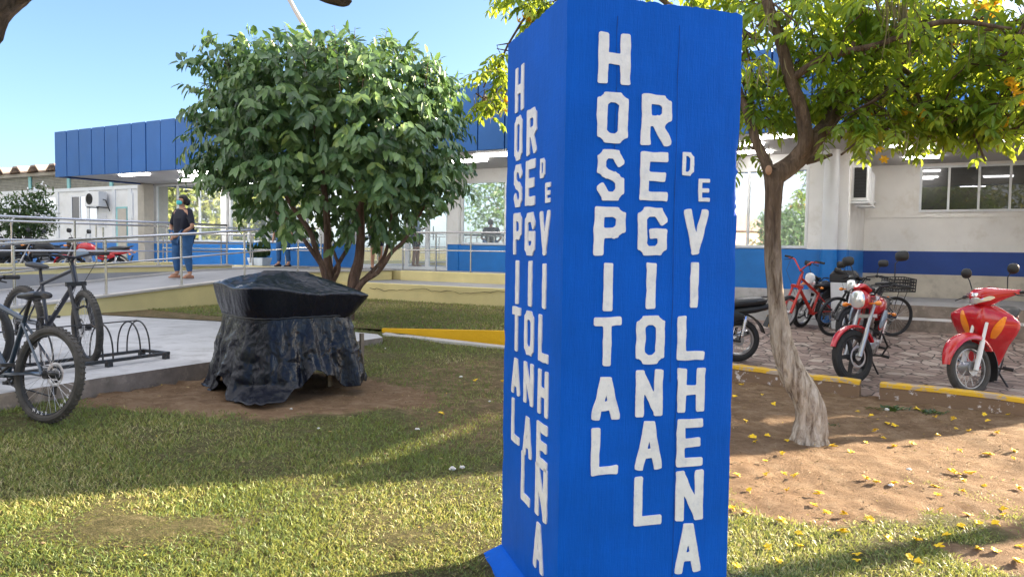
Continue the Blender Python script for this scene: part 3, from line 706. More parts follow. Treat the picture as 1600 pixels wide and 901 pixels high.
d = MB(); abox(d, SA(192), SA(206)-.03, -.05, -.031, -.9, 1.43); d.build('door_leaf', M['column'], do, smooth=0)
# AC condensers and window units
def condenser(label, c, rot, size, parent=None):
    rt_ = thing('air_conditioner', label, 'air conditioner', c, 0); Mr = Matrix.Rotation(rot, 3, 'Z'); w_, d_, h_ = size
    q = MB(); q.box(c, size, Mr); q.build('casing', M['white_plastic'], rt_, smooth=0, bevel=.02)
    q = MB(); fc = V(c)+Mr @ V((-w_*.15, -d_/2-.012, 0)); ax = Mr @ V((0, 1, 0))
    for r_ in (.2, .15, .1, .05): q.torus(fc, ax, r_*h_/.55, .007, 24, 5)
    for k in range(10):
        dd = (Mr @ V((math.cos(k*PI/5), 0, math.sin(k*PI/5))))*.2*h_/.55; q.tube([fc, fc+dd], .005, 4)
    q.build('fan_grille', M['darkmetal'], rt_)
    q = MB(); q.disc(fc+ax*.012, ax, .2*h_/.55, .006); q.build('fan_opening', M['blackplastic'], rt_)
    q = MB()
    for s_ in (-.35, .35): q.box(V(c)+Mr @ V((s_*w_, .1, -h_/2-.03)), (.04, d_+.2, .04), Mr)
    q.tube([V(c)+Mr @ V((.42*w_, 0, 0)), V(c)+Mr @ V((.62*w_, .05, -.05)), V(c)+Mr @ V((.66*w_, .2, -.5))], .025, 6)
    q.build('bracket', M['darkmetal'], rt_); return rt_
condenser('white outdoor air conditioner with round fan on the annex wall', FP(SA(168), TA-.32, 1.82), FROT, (1.0, .36, .62))
for i, (t_, zc, sz) in enumerate(((.5, 1.36, (.30, .55, .70)), (1.45, 1.33, (.28, .5, .66)), (2.35, 1.42, (.22, .45, .56)))):
    c = FP(SR+.03+sz[0]/2, t_, zc)
    rt_ = thing('window_air_conditioner', ('white box air conditioner nearest the downpipe', 'middle box air conditioner on the side wall of the recess', 'rearmost box air conditioner in the recess corner')[i], 'air conditioner', c)
    Mr = Matrix.Rotation(FROT, 3, 'Z'); q = MB(); w_, d_, h_ = sz
    q.box(c, (w_, d_, h_), Mr); q.build('casing', M['white_plastic'], rt_, smooth=0, bevel=.015)
    q = MB(); q.box(c+(Mr @ V((w_*.02, -d_/2-.008, 0))), (w_*.72, .016, h_*.82), Mr); q.build('vent_opening', M['blackplastic'], rt_, smooth=0)
    q = MB()
    for k in range(9): q.box(c+(Mr @ V((w_*.02, -d_/2-.022, -h_*.36+k*h_*.09))), (w_*.72, .012, .012), Mr)
    q.build('louvre_grille', M['darkmetal'], rt_, smooth=0)
    q = MB(); q.box(c+V((0, 0, -h_/2-.03)), (w_+.06, d_+.1, .035), Mr); q.build('shelf', M['trim_white'], rt_, smooth=0)

# ------------------------------------------------------------------ PILLAR
PANG = R(16.8); pu = V((math.cos(PANG), math.sin(PANG), 0)); pv = V((-math.sin(PANG), math.cos(PANG), 0))
C0 = W(879.5, 389, 2.82); C0.z = 0
PW, PD = .742, .77
ztop = EYE+.945; zbot = gz(C0.x, C0.y)-.15
pil = thing('sign_pillar', 'tall square blue concrete pillar with white vertical hand painted lettering', 'sign pillar', C0+pu*PW/2+pv*PD/2+V((0, 0, gz(C0.x+.3, C0.y+.5))))
def pillar_mesh():
    mb = MB(); nu, nv, nzz = 46, 46, 150
    def pos(a, b_, z):
        x, y = a*PW, b_*PD
        ex = min(a, 1-a)*PW; ey = min(b_, 1-b_)*PD
        p = C0+pu*x+pv*y+V((0, 0, z))
        dn = noise.noise(p*7)*.6+noise.noise(p*23)*.4
        o = V((0, 0, 0))
        ed = 1.0 if (ex < .012 and ey < .012) else 0
        inx = pu*(1 if a < .5 else -1); iny = pv*(1 if b_ < .5 else -1)
        if ex < 1e-6: o += inx*(.0008+.0012*dn)
        if ey < 1e-6: o += iny*(.0008+.0012*dn)
        if ex < .001 and ey < .001:
            k = .0005+.005*max(0, noise.noise(p*11+V((3, 1, 2)))-.05)
            if a > .5 and b_ < .5 and 1.72 < z < 1.98: k += .016*max(0, noise.noise(p*30)+.35)
            o += (inx+iny)*k
        if z > ztop-1e-4:
            rough = .012*abs(noise.noise(V((x*14, y*14, 5))))+.006*noise.noise(V((x*40, y*40, 1)))
            o += V((0, 0, -rough-(.014*max(0, a-.5) if b_ < .2 else 0)))
        return p+o
    def face(fn, n1, n2):
        o = [fn(i/n1, j/n2) for j in range(n2+1) for i in range(n1+1)]
        mb.add(o, [(j*(n1+1)+i, j*(n1+1)+i+1, (j+1)*(n1+1)+i+1, (j+1)*(n1+1)+i) for j in range(n2) for i in range(n1)])
    zz = lambda k: zbot+(ztop-zbot)*k
    face(lambda i, k: pos(i, 0, zz(k)), nu, nzz); face(lambda i, k: pos(1, i, zz(k)), nv, nzz)
    face(lambda i, k: pos(1-i, 1, zz(k)), nu, nzz); face(lambda i, k: pos(0, 1-i, zz(k)), nv, nzz)
    face(lambda i, k: pos(i, k, ztop), nu, nv)
    return mb
pm = pillar_mesh().build('pillar_shaft', M['pillar'], pil, smooth=30)
bm = bmesh.new(); bm.from_mesh(pm.data); bmesh.ops.remove_doubles(bm, verts=bm.verts, dist=.0008); bm.to_mesh(pm.data); bm.free(); pm.data.set_sharp_from_angle(angle=R(30))
mb = MB(); zg = gz(C0.x, C0.y)
cen = C0+pu*PW/2+pv*PD/2
ring = lambda e, z: [C0+pu*a+pv*b_+V((0, 0, z)) for a, b_ in ((-e, -e), (PW+e, -e), (PW+e, PD+e), (-e, PD+e))]
mb.loft([ring(.09, zg-.2), ring(.08, zg+.03), ring(.004, zg+.10)]); ft = mb.build('pillar_foot', M['pillar'], pil, smooth=0, bevel=.01)
# faint vertical hairline seams and a paint drip
for fu, z_a, z_b in ((.62, 1.05, 2.45), (.66, .1, 1.2), (.27, 1.9, 2.45)):
    pts = []; z = z_a; x = PW*fu
    while z < z_b: pts.append(C0+pu*(x+noise.noise(V((z*5, fu*9, 0)))*.006)-pv*.0012+V((0, 0, z))); z += .03
    mb = MB(); mb.tube(pts, [.0006+.0012*abs(noise.noise(p*9)) for p in pts], 4); mb.build('hairline_seam', simple('seam_blue', (.002, .05, .26), .8) if 'seam_blue' not in bpy.data.materials else bpy.data.materials['seam_blue'], pil, smooth=0)
# letters
GL = {
'H': [[(0,0),(0,1)],[(1,0),(1,1)],[(0,.5),(1,.5)]],
'O': [[(.3,0),(.7,0),(1,.13),(1,.87),(.7,1),(.3,1),(0,.87),(0,.13),(.3,0)]],
'S': [[(1,.82),(.75,1),(.25,1),(0,.86),(0,.64),(.25,.54),(.75,.46),(1,.36),(1,.14),(.75,0),(.25,0),(0,.18)]],
'P': [[(0,0),(0,1),(.72,1),(1,.88),(1,.58),(.72,.46),(0,.46)]],
'I': [[(.5,0),(.5,1)]],
'T': [[(0,1),(1,1)],[(.5,0),(.5,1)]],
'A': [[(0,0),(.42,1),(.58,1),(1,0)],[(.2,.3),(.8,.3)]],
'L': [[(0,1),(0,0),(1,0)]],
'R': [[(0,0),(0,1),(.72,1),(1,.88),(1,.6),(.72,.48),(0,.48)],[(.5,.48),(1,0)]],
'E': [[(1,1),(0,1),(0,0),(1,0)],[(0,.5),(.88,.5)]],
'G': [[(1,.8),(.75,1),(.25,1),(0,.86),(0,.14),(.25,0),(.75,0),(1,.14),(1,.44),(.55,.44)]],
'N': [[(0,0),(0,1)],[(0,1),(1,0)],[(1,0),(1,1)]],
'D': [[(0,0),(0,1),(.65,1),(1,.82),(1,.18),(.65,0),(0,0)]],
'V': [[(0,1),(.5,0),(1,1)]]}
def glyph(mb, ch, O, U, w_, h_, nrm, seed, thin=1):
    hw = (w_*.155 if ch != 'I' else w_*.46)*thin; nxg = 30; nyg = 46 if ch != 'D' else 40; pad = .12*w_
    xs_ = np.linspace(-pad, w_+pad, nxg); ys_ = np.linspace(-pad, h_+pad, nyg); Xg, Yg = np.meshgrid(xs_, ys_)
    wx = (nz(Xg, Yg, 26, seed)-.5)*.005+(nz(Xg, Yg, 90, seed+3)-.5)*.0012; wy = (nz(Xg, Yg, 26, seed+1)-.5)*.005
    Xw = Xg+wx; Yw = Yg+wy; D = np.full(Xg.shape, 9.0)
    for pl_ in GL[ch]:
        for (a, b_), (c, d) in zip(pl_[:-1], pl_[1:]):
            x0, y0 = hw+a*(w_-2*hw), hw*.9+b_*(h_-1.8*hw); x1, y1 = hw+c*(w_-2*hw), hw*.9+d*(h_-1.8*hw)
            L = math.hypot(x1-x0, y1-y0); ux, uy = (x1-x0)/L, (y1-y0)/L
            al = (Xw-(x0+x1)/2)*ux+(Yw-(y0+y1)/2)*uy; ac = -(Xw-(x0+x1)/2)*uy+(Yw-(y0+y1)/2)*ux
            rr = hw*.35; qx = np.abs(al)-(L/2+hw*.92)+rr; qy = np.abs(ac)-hw+rr
            dd = np.sqrt(np.maximum(qx, 0)**2+np.maximum(qy, 0)**2)+np.minimum(np.maximum(qx, qy), 0)-rr
            D = np.minimum(D, dd)
    bx = np.maximum(np.abs(Xw-w_/2)-w_/2, np.abs(Yw-h_/2)-h_/2); D = np.maximum(D, bx)
    cache = {}; vs = []; fs = []
    def vert(key, x, y):
        if key not in cache: cache[key] = len(vs); vs.append(O+U*x+V((0, 0, y))+nrm*.0035)
        return cache[key]
    for j in range(nyg-1):
        for i in range(nxg-1):
            cs = [(i, j), (i+1, j), (i+1, j+1), (i, j+1)]; dv = [D[b_, a] for a, b_ in cs]
            if min(dv) >= 0: continue
            poly = []
            for k in range(4):
                (a, b_), (c, d) = cs[k], cs[(k+1) % 4]; d0, d1 = dv[k], dv[(k+1) % 4]
                if d0 < 0: poly.append(vert((a, b_), xs_[a], ys_[b_]))
                if (d0 < 0) != (d1 < 0):
                    tt = d0/(d0-d1); key = ('e',)+tuple(sorted(((a, b_), (c, d))))
                    poly.append(vert(key, xs_[a]+(xs_[c]-xs_[a])*tt, ys_[b_]+(ys_[d]-ys_[b_])*tt))
            if len(poly) >= 3: fs.append(tuple(poly))
    mb.add(vs, fs)
front = {'HOSPITAL': [(935,985,52,132),(933,981,144,224),(933,975,234,313),(928,977,323,399),(942,958,410,486),(927,970,495,571),(924,968,589,656),(923,966,667,741)],
 'REGIONAL': [(1002,1049,148,228),(1000,1044,238,314),(996,1042,324,399),(1009,1025,410,482),(994,1038,493,568),(993,1035,577,650),(993,1034,657,733),(990,1034,743,819)],
 'DE': [(1066,1084,238,275),(1091,1109,280,315)],
 'VILHENA': [(1068,1106,327,398),(1078,1091,410,480),(1058,1101,493,562),(1058,1101,574,643),(1057,1098,654,728),(1055,1098,734,812),(1054,1095,817,894)]}
left = {'HOSPITAL': [(806,819,104,174),(805,816.5,182,250),(804,816,257,324),(803,815.5,333,398),(806,811.5,407,475),(801,814,479,548),(800,813,559,616),(800,812.5,623,692)],
 'REGIONAL': [(824,839,170,241),(822,837,250,321),(821,836.5,332,399),(826,832,407,479),(820,834.5,485,555),(819,834,566,632),(818,831.5,651,714),(815,829,708,786)],
 'DE': [(845,852,247,278),(853,861,285,317)],
 'VILHENA': [(844,860,329,399),(848,854,412,482),(842,858,492,566),(841,857,578,649),(839,856,661,732),(837,855.5,727,811),(834,849.5,816,892)]}
def on_face(px, py, o, n_):
    d = fw+rt*((px-800)/F)+upv*((450.5-py)/F); k = (o-V((0, 0, EYE))).dot(n_)/d.dot(n_); return V((0, 0, EYE))+d*k
sd_ = 11
for tbl, o, n_, U in ((front, C0, -pv, pu), (left, C0, -pu, -pv)):
    for word, bxs in tbl.items():
        mbl = MB()
        for ch, (x0, x1, y0, y1) in zip(word, bxs):
            ym = (y0+y1)/2; xm = (x0+x1)/2
            a = on_face(x0, ym, o, n_); b_ = on_face(x1, ym, o, n_); zt = on_face(xm, y0, o, n_).z; zb_ = on_face(xm, y1, o, n_).z
            O = V((a.x, a.y, zb_)); sd_ += 1
            w_ = (V((b_.x, b_.y, 0))-V((a.x, a.y, 0))).length
            glyph(mbl, ch, O, U, w_, zt-zb_, n_, sd_)
        lo = mbl.build('lettering', M['letter'], pil, smooth=0)
        so_ = lo.modifiers.new('thick', 'SOLIDIFY'); so_.thickness = .006; so_.offset = -1

# ------------------------------------------------------------------ foliage machinery
LEAF_V = np.array([(0,0,0),(.3,.42,.05),(.72,.34,.0),(1,0,-.12),(.72,-.34,.0),(.3,-.42,.05),(.33,0,-.03),(.7,0,-.06)])
LEAF_F = [(0,6,1),(6,7,2,1),(7,3,2),(0,5,6),(5,4,7,6),(7,4,3)]
def leaf_mesh(name, pos, dirs, ups, length, width, rnd, mat, parent=None, off=None):
    n = len(pos); d = dirs/np.linalg.norm(dirs, axis=1, keepdims=True)
    s_ = np.cross(ups, d); s_ /= np.linalg.norm(s_, axis=1, keepdims=True)+1e-9; u = np.cross(d, s_)
    T = LEAF_V[None]
    vs = pos[:, None]+T[..., 0:1]*d[:, None]*length[:, None, None]+T[..., 1:2]*s_[:, None]*width[:, None, None]+T[..., 2:3]*u[:, None]*length[:, None, None]
    vs = vs.reshape(-1, 3)
    if off is not None: vs = vs-np.array(off)
    fl = np.concatenate([np.array(f) for f in LEAF_F]); sz = np.array([len(f) for f in LEAF_F])
    ff = (fl[None]+(np.arange(n)*8)[:, None]).ravel(); ss = np.tile(sz, n)
    return npmesh(name, vs, ff, ss, mat, {'rnd': np.repeat(rnd, 8)}, parent)
def rnd_unit(n, r=rng):
    v = r.normal(size=(n, 3)); return v/np.linalg.norm(v, axis=1, keepdims=True)
def smooth_path(pts, rad, sub=5, wob=.0, seed=0):
    P = [V(p) for p in pts]; out = []; ro = []
    for i in range(len(P)-1):
        p0 = P[max(i-1, 0)]; p1 = P[i]; p2 = P[i+1]; p3 = P[min(i+2, len(P)-1)]
        for k in range(sub):
            t = k/sub; q = .5*((2*p1)+(p2-p0)*t+(2*p0-5*p1+4*p2-p3)*t*t+(3*p1-p0-3*p2+p3)*t**3)
            if wob: q = q+noise.noise_vector(q*3+V((seed, 0, 0)))*wob
            out.append(q); ro.append(rad[i]+(rad[i+1]-rad[i])*t)
    out.append(P[-1]); ro.append(rad[-1]); return out, ro
def barktube(mb, pts, rad, n=14, sub=6, wob=.01, rough=.12, seed=0):
    p, r_ = smooth_path(pts, rad, sub, wob, seed); i0 = len(mb.v); mb.tube(p, r_, n)
    k = 0
    for i in range(len(p)):
        for j in range(n):
            v_ = mb.v[i0+k]; d = v_-p[i]; f = 1+rough*noise.noise(V((d.normalized().x*3+seed, d.normalized().y*3, v_.z*2.2+v_.x*2)))*1.6+rough*.6*noise.noise(v_*20)
            mb.v[i0+k] = p[i]+d*f; k += 1
    return p

# ---- ornamental round-crowned tree (behind the covered cart)
TB = V((-2.75, 11.5, 0)); TB.z = max(gz(TB.x, TB.y), EYE-1.12) 
tr = thing('ornamental_tree', 'bushy dark green multi-stemmed tree with dense oval crown behind the covered cart', 'tree', TB)
YT = 11.5
mb = MB()
def wp(px, py, dy=0): return W(px, py, YT+dy)
base = lambda x: V((W(x, 500, YT).x, YT, TB.z-.1))
barktube(mb, [base(541), wp(552, 440), wp(562, 400), wp(563, 350), wp(560, 290), wp(548, 200)], [0.098, 0.082, 0.074, 0.066, 0.049, 0.025], 12)
barktube(mb, [base(532), wp(517, 440, .1), wp(512, 400, .1), wp(512, 350, .1), wp(505, 280, .1), wp(490, 190, .2)], [0.098, 0.074, 0.061, 0.053, 0.041, 0.016], 12, seed=3)
barktube(mb, [base(530), wp(506, 425, -.1), wp(495, 392, -.2), wp(484, 360, -.2), wp(455, 320, -.3), wp(420, 260, -.4)], [0.074, 0.049, 0.041, 0.037, 0.029, 0.016], 10, seed=5)
barktube(mb, [wp(506, 420, -.1), wp(482, 385, -.3), wp(462, 355, -.4), wp(430, 330, -.5)], [0.037, 0.033, 0.029, 0.016], 8, seed=6)
barktube(mb, [base(541), wp(560, 450, -.1), wp(590, 425, -.15), wp(612, 395, -.2), wp(635, 370, -.2), wp(665, 320, -.3)], [0.066, 0.045, 0.037, 0.031, 0.025, 0.016], 10, seed=7)
barktube(mb, [wp(563, 440, .1), wp(598, 405, .2), wp(608, 370, .2), wp(612, 330, .2)], [0.033, 0.026, 0.023, 0.016], 8, seed=8)
barktube(mb, [wp(514, 436, .2), wp(533, 405, .4), wp(548, 378, .5), wp(552, 350, .5), wp(575, 300, .5)], [0.041, 0.033, 0.029, 0.025, 0.016], 8, seed=9)
barktube(mb, [wp(520, 440, .1), wp(530, 420, .0), wp(524, 400, .0), wp(522, 385, 0), wp(545, 370, .1)], [0.037, 0.029, 0.025, 0.021, 0.012], 8, seed=10)
mb.build('trunk', M['bark_thin'], tr, smooth=60)
# crown: clusters on an uneven shell and inside
def crown_clusters(cen, rad, n, seed, flat=-.55):
    r_ = np.random.default_rng(seed); out = []
    while len(out) < n:
        u = rnd_unit(1, r_)[0]
        if u[2] < flat and r_.random() < .7: continue
        q = r_.random()**.28
        bump = 1+.16*noise.noise(V(tuple(u*2.3))+V((seed, 0, 0)))+.08*noise.noise(V(tuple(u*6)))
        out.append((np.array(cen)+np.array(rad)*np.sign(u)*np.abs(u)**.80*q*bump, u, q))
    return out
cc_ = W(518, 222, YT); CR = (2.02, 1.75, 1.50)
P_, D_, U_, L_, WD, RN = [], [], [], [], [], []
for c, u, q in crown_clusters((cc_.x, cc_.y, cc_.z), CR, 1750, 4):
    ppx = 800+c[0]/c[1]*F; ppy = 386-(c[2]-EYE)/c[1]*F
    if (ppx < 375 and ppy > 300-(375-ppx)*.35) or ppx < 298: continue
    if c[2] < EYE-.02+.25*abs(noise.noise(V(tuple(c*1.5))))+.12*abs(c[0]-cc_.x): continue
    k = rng.integers(7, 13); tone = rng.random()
    out = np.array(u)*np.array([1, 1, .5]); tw = out+rng.normal(size=3)*.5; tw /= np.linalg.norm(tw)
    for i in range(k):
        f = i/k; p = c+tw*(f-.3)*.34+np.array([0, 0, -.07*f*f])
        sd2 = rnd_unit(1)[0]; side = np.cross(tw, [0, 0, 1])*(1 if i % 2 else -1)
        d = side*.55+tw*.35+np.array([0, 0, -.85+.35*rng.random()])+sd2*.3
        if u[2] > .45 and rng.random() < .35: d = d+np.array([0, 0, .9])
        P_.append(p); D_.append(d); U_.append(np.array(out)+rng.normal(size=3)*.35+np.array([0, 0, .4])); L_.append(rng.uniform(.11, .22)*(1 if rng.random() < .8 else .6)); WD.append(rng.uniform(.07, .12)); RN.append(np.clip(tone*.7+rng.random()*.3, 0, .93))
# upright shoots breaking the outline
for i in range(98):
    SH = MB()
    a = rng.uniform(0, 2*PI); q = math.sqrt(rng.random())*.95
    x = cc_.x+CR[0]*q*math.cos(a); y = cc_.y+CR[1]*q*math.sin(a); zt = cc_.z+CR[2]*math.sqrt(max(0, 1-q**2))*.93
    h = rng.uniform(.15, .5); lean = np.array([math.cos(a)*.3*q+rng.normal()*.15, math.sin(a)*.2*q, 1.0]); p0 = np.array([x, y, zt-.1])
    SH.tube([V(tuple(p0)), V(tuple(p0+lean*h))], [.008, .003], 4)
    SH.build('shoot', M['bark_thin'], tr)
    for j in range(int(h/.035)):
        p = p0+lean*h*(j+1)/(h/.035); s_ = 1 if j % 2 else -1
        P_.append(p); D_.append(np.array([s_*.8, rng.normal()*.5, .1+rng.normal()*.3])); U_.append(np.array([0, 0, 1.])+rng.normal(size=3)*.3); L_.append(rng.uniform(.06, .12)); WD.append(.035); RN.append(rng.uniform(.4, 1))
leaf_mesh('crown', np.array(P_), np.array(D_), np.array(U_), np.array(L_), np.array(WD)/1.0*.9, np.array(RN), M['leaf_round'], tr, tr.location)


# ---- flowering tree at the right (trunk leans, pods and yellow blossoms)
YF = 6.4
ftb = G(1264, 690)
ft_ = thing('flowering_tree', 'leaning bare trunk tree with loose crown of leaves, yellow blossoms and dangling pods', 'tree', ftb)
YF = ftb.y
w2 = lambda px, py, dy=0: W(px, py, YF+dy)
mb = MB()
barktube(mb, [V((ftb.x, ftb.y, ftb.z-.12)), w2(1264, 682), w2(1267, 655), w2(1262, 625), w2(1240, 585), w2(1222, 530), w2(1211, 450), w2(1207, 370), w2(1208, 300), w2(1209, 272)], [.17, .138, .118, .112, .106, .085, .064, .062, .07, .078], 22, 6, .01, .14)
for a in range(7):   # root flare
    an = a*2*PI/7+.3; d = V((math.cos(an), math.sin(an), 0)); mb.tube([w2(1265, 660)+d*.04, V((ftb.x, ftb.y, ftb.z+.06))+d*.09, V((ftb.x, ftb.y, ftb.z-.05))+d*.18], [.045, .045, .02], 8)
main = barktube(mb, [w2(1209, 275), w2(1236, 258, .05), w2(1262, 232, .1), w2(1288, 200, .15), w2(1330, 150, .3), w2(1400, 100, .5), w2(1500, 60, .6), w2(1640, 20, .6)], [.09, .085, .08, .062, .045, .035, .028, .018], 14, seed=2)
b2 = barktube(mb, [w2(1240, 250, .05), w2(1258, 222, .0), w2(1252, 175, -.05), w2(1236, 125, -.1), w2(1218, 60, -.1), w2(1200, 0, -.1), w2(1185, -80, 0)], [.06, .058, .055, .05, .045, .04, .03], 12, seed=4)
b3 = barktube(mb, [w2(1205, 285), w2(1196, 255, .05), w2(1182, 225, .1), w2(1168, 180, .15), w2(1150, 130, .3), w2(1110, 60, .6)], [.055, .045, .038, .033, .028, .02], 12, seed=5)
barktube(mb, [w2(1262, 250, .08), w2(1280, 248, .0), w2(1300, 242, -.05)], [.04, .022, .012], 8)
barktube(mb, [w2(1290, 200, .15), w2(1320, 120, .2), w2(1340, 40, .3), w2(1360, -60, .4)], [.045, .032, .024, .02], 10, seed=8)
barktube(mb, [w2(1236, 125, -.1), w2(1290, 90, -.3), w2(1370, 70, -.5), w2(1470, 35, -.6), w2(1580, 45, -.6)], [.035, .028, .022, .02, .012], 10, seed=9)
barktube(mb, [w2(1400, 100, .5), w2(1470, 150, .4), w2(1540, 190, .3)], [.025, .018, .01], 8, seed=12)
barktube(mb, [w2(1110, 60, .6), w2(980, -30, 1.2), w2(860, -10, 1.6), w2(800, 60, 1.6), w2(775, 120, 1.6)], [.025, .022, .018, .012, .008], 8, seed=13)
mb.build('trunk', M['bark'], ft_, smooth=60)
mb = MB(); mb.ball(w2(1201, 266, -.09), (.028, .02, .04), 10, 7); mb.build('cut_stub', M['bark_leafstub'], ft_)
def flower_crown(nodes, seed, name_parent, ncl=1.0, pods=None, flowers=60, scale=1.0, lf=1.0):
    r_ = np.random.default_rng(seed); P, D, U, L, Wd, Rn = [], [], [], [], [], []; TW = MB(); FLp, FLd = [], []
    for (c, rad, dens) in nodes:
        c = np.array(c)
        for i in range(int(dens*ncl)):
            o = r_.normal(size=3)*.5; a = c+o*np.array(rad)
            # compound leaf: arching rachis
            az = r_.uniform(0, 2*PI); d = np.array([math.cos(az), math.sin(az), r_.uniform(-.25, .45)]); Lr = r_.uniform(.16, .30)*scale; nl = r_.integers(4, 7)
            tone = r_.random(); prev = a.copy(); pts = [V(tuple(a))]
            for j in range(nl):
                d = d+np.array([0, 0, -.22]); d /= np.linalg.norm(d); p = prev+d*Lr/nl; pts.append(V(tuple(p)))
                side = np.cross(d, [0, 0, 1]); side /= np.linalg.norm(side)+1e-6
                for s_ in (-1, 1):
                    P.append(p); D.append(side*s_*.9+d*.6+np.array([0, 0, -.45+.25*r_.normal()])+r_.normal(size=3)*.12); U.append(np.array([0, 0, 1.])+r_.normal(size=3)*.35)
                    L.append(r_.uniform(.055, .10)*lf); Wd.append(r_.uniform(.028, .038)*lf); Rn.append(np.clip(tone*.75+r_.random()*.25, 0, 1))
                prev = p
            P.append(prev); D.append(d+np.array([0, 0, -.2])); U.append(np.array([0, 0, 1.])); L.append(.1*scale); Wd.append(.035*scale); Rn.append(min(1, tone))
            TW.tube(pts, .0025*scale, 3, False)
            if i % 3 == 0: TW.tube([V(tuple(a)), V(tuple(a*.5+c*.5+r_.normal(size=3)*.05)), V(tuple(c+r_.normal(size=3)*.12))], [.004, .006, .009], 4, False)
    leaf_mesh('crown', np.array(P), np.array(D), np.array(U), np.array(L), np.array(Wd)*1.0, np.array(Rn), M['leaf_flower'], name_parent, name_parent.location)
    TW.build('twigs', M['bark_plain'], name_parent, smooth=60)
def fnode(px, py, dy, r, dens):
    if px > 1165 and py >= 110: py = 110+(py-110)*.74
    p = W(px, py, YF+dy); return ((p.x, p.y, p.z), (r, r*1.5, r*.75), dens)
fn = []
r0 = random.Random(5)
for px, py, dy, r_, de in [(1180,150,.3,.3,26),(1175,60,.3,.35,30),(1190,205,.4,.2,16),(1240,30,-.2,.35,30),(1290,90,.0,.3,24),(1240,110,.4,.3,20),(1300,160,.2,.25,20),(1235,200,.6,.2,14),
  (1340,30,-.3,.35,34),(1345,120,.4,.3,24),(1340,190,.0,.28,26),(1375,225,-.1,.18,20),(1330,222,-.2,.16,14),(1400,60,-.4,.3,28),(1410,150,.3,.3,26),(1430,200,.0,.25,28),(1450,228,.1,.14,12),(1470,40,-.2,.35,34),
  (1480,120,.2,.32,28),(1490,180,.0,.26,28),(1530,200,-.2,.24,30),(1535,240,-.2,.13,14),(1540,90,-.3,.35,34),(1560,150,.0,.3,30),(1580,190,-.3,.2,22),(1600,30,-.4,.4,36),(1620,110,.0,.4,34),(1640,190,.2,.3,24),
  (1700,50,0,.5,40),(1700,150,.3,.4,30),(1160,10,.6,.3,26),(1100,-20,.8,.35,26),(1010,-30,1.2,.35,24),(1160,240,.35,.1,6),(1420,10,.9,.5,34),(1520,20,1.1,.5,34),(1280,0,.9,.4,26),(1590,90,1.2,.5,30),(1350,90,1.4,.5,26),(1450,80,1.6,.5,26),
  (1300,-80,0,.6,50),(1450,-90,0,.6,50),(1600,-80,0,.6,50),(1200,-90,.2,.5,40)]:
    fn.append(fnode(px, py, dy, r_, de))
for px, py, r_, de in [(835,22,.2,22),(860,8,.15,12),(800,-20,.25,20),(775,118,.17,16),(772,165,.12,8),(785,95,.1,8),(770,145,.14,9),(900,-40,.3,20),(820,60,.07,4)]: fn.append(fnode(px, py, 1.6, r_, de))
flower_crown(fn, 9, ft_, .95, lf=1.35)
# blossoms: little clusters of trumpets
def blossoms(pts, parent, name='blossoms', size=.05):
    P, D, U, L, Wd, Rn = [], [], [], [], [], []
    for p in pts:
        ax = rnd_unit(1)[0]
        for k in range(6):
            a = k*PI/3; s_ = np.cross(ax, [0, .1, 1]); s_ /= np.linalg.norm(s_); u = np.cross(ax, s_)
            P.append(np.array(p)); D.append(s_*math.cos(a)+u*math.sin(a)+ax*.7); U.append(-ax*1.0); L.append(size*rng.uniform(.8, 1.2)); Wd.append(size*.5); Rn.append(rng.random())
    return leaf_mesh(name, np.array(P), np.array(D), np.array(U), np.array(L), np.array(Wd), np.array(Rn), M['petal_tree'], parent, parent.location)
bp_ = []
for px, py, dy, k in [(1580,128,-.5,6),(1592,148,-.5,6),(1420,172,-.2,4),(1440,182,-.2,4),(1380,242,-.2,2),(1565,195,-.4,3),(1530,15,.2,8),(1550,28,.3,8),(1480,175,.1,3),(1360,180,.1,3),(1590,60,.2,6),(1430,30,.6,6),(1500,60,.7,6),(822,34,1.5,7),(786,172,1.5,4),(1340,60,.8,6),(1560,5,.4,8),(1260,70,.5,4)]:
    for i in range(k): q = W(px+rng.normal()*6, py+rng.normal()*6, YF+dy); bp_.append((q.x, q.y, q.z))
blossoms(bp_, ft_)
# pods and dry hanging tassels
podm = simple('pod_tan', (.17, .14, .06), .7, var=.4, vs=9)
for px, py, n_, ln in ((1400, -5, 26, .3), (1418, 5, 14, .4), (1386, 0, 10, .2), (1200, 20, 8, .25), (1205, 95, 5, .16), (1515, 40, 6, .25), (770, 145, 22, .22), (1410, 210, 6, .15), (1190, 215, 5, .12), (1175, 100, 6, .16), (890, -20, 10, .15), (850, -15, 10, .15)):
    mb = MB()
    for i in range(n_):
        p = W(px+rng.normal()*14, py+rng.normal()*8, YF+(-.5 if px > 1150 and px < 1550 else 1.6 if px < 1000 else .2)+rng.normal()*.08); l_ = ln*rng.uniform(.6, 1.2); dx = rng.normal()*.03
        mb.tube([p, p+V((dx*.3, 0, -l_*.5)), p+V((dx, 0, -l_))], [.002, .0045, .001], 5)
    mb.build('seed_pod_bunch', podm, ft_)

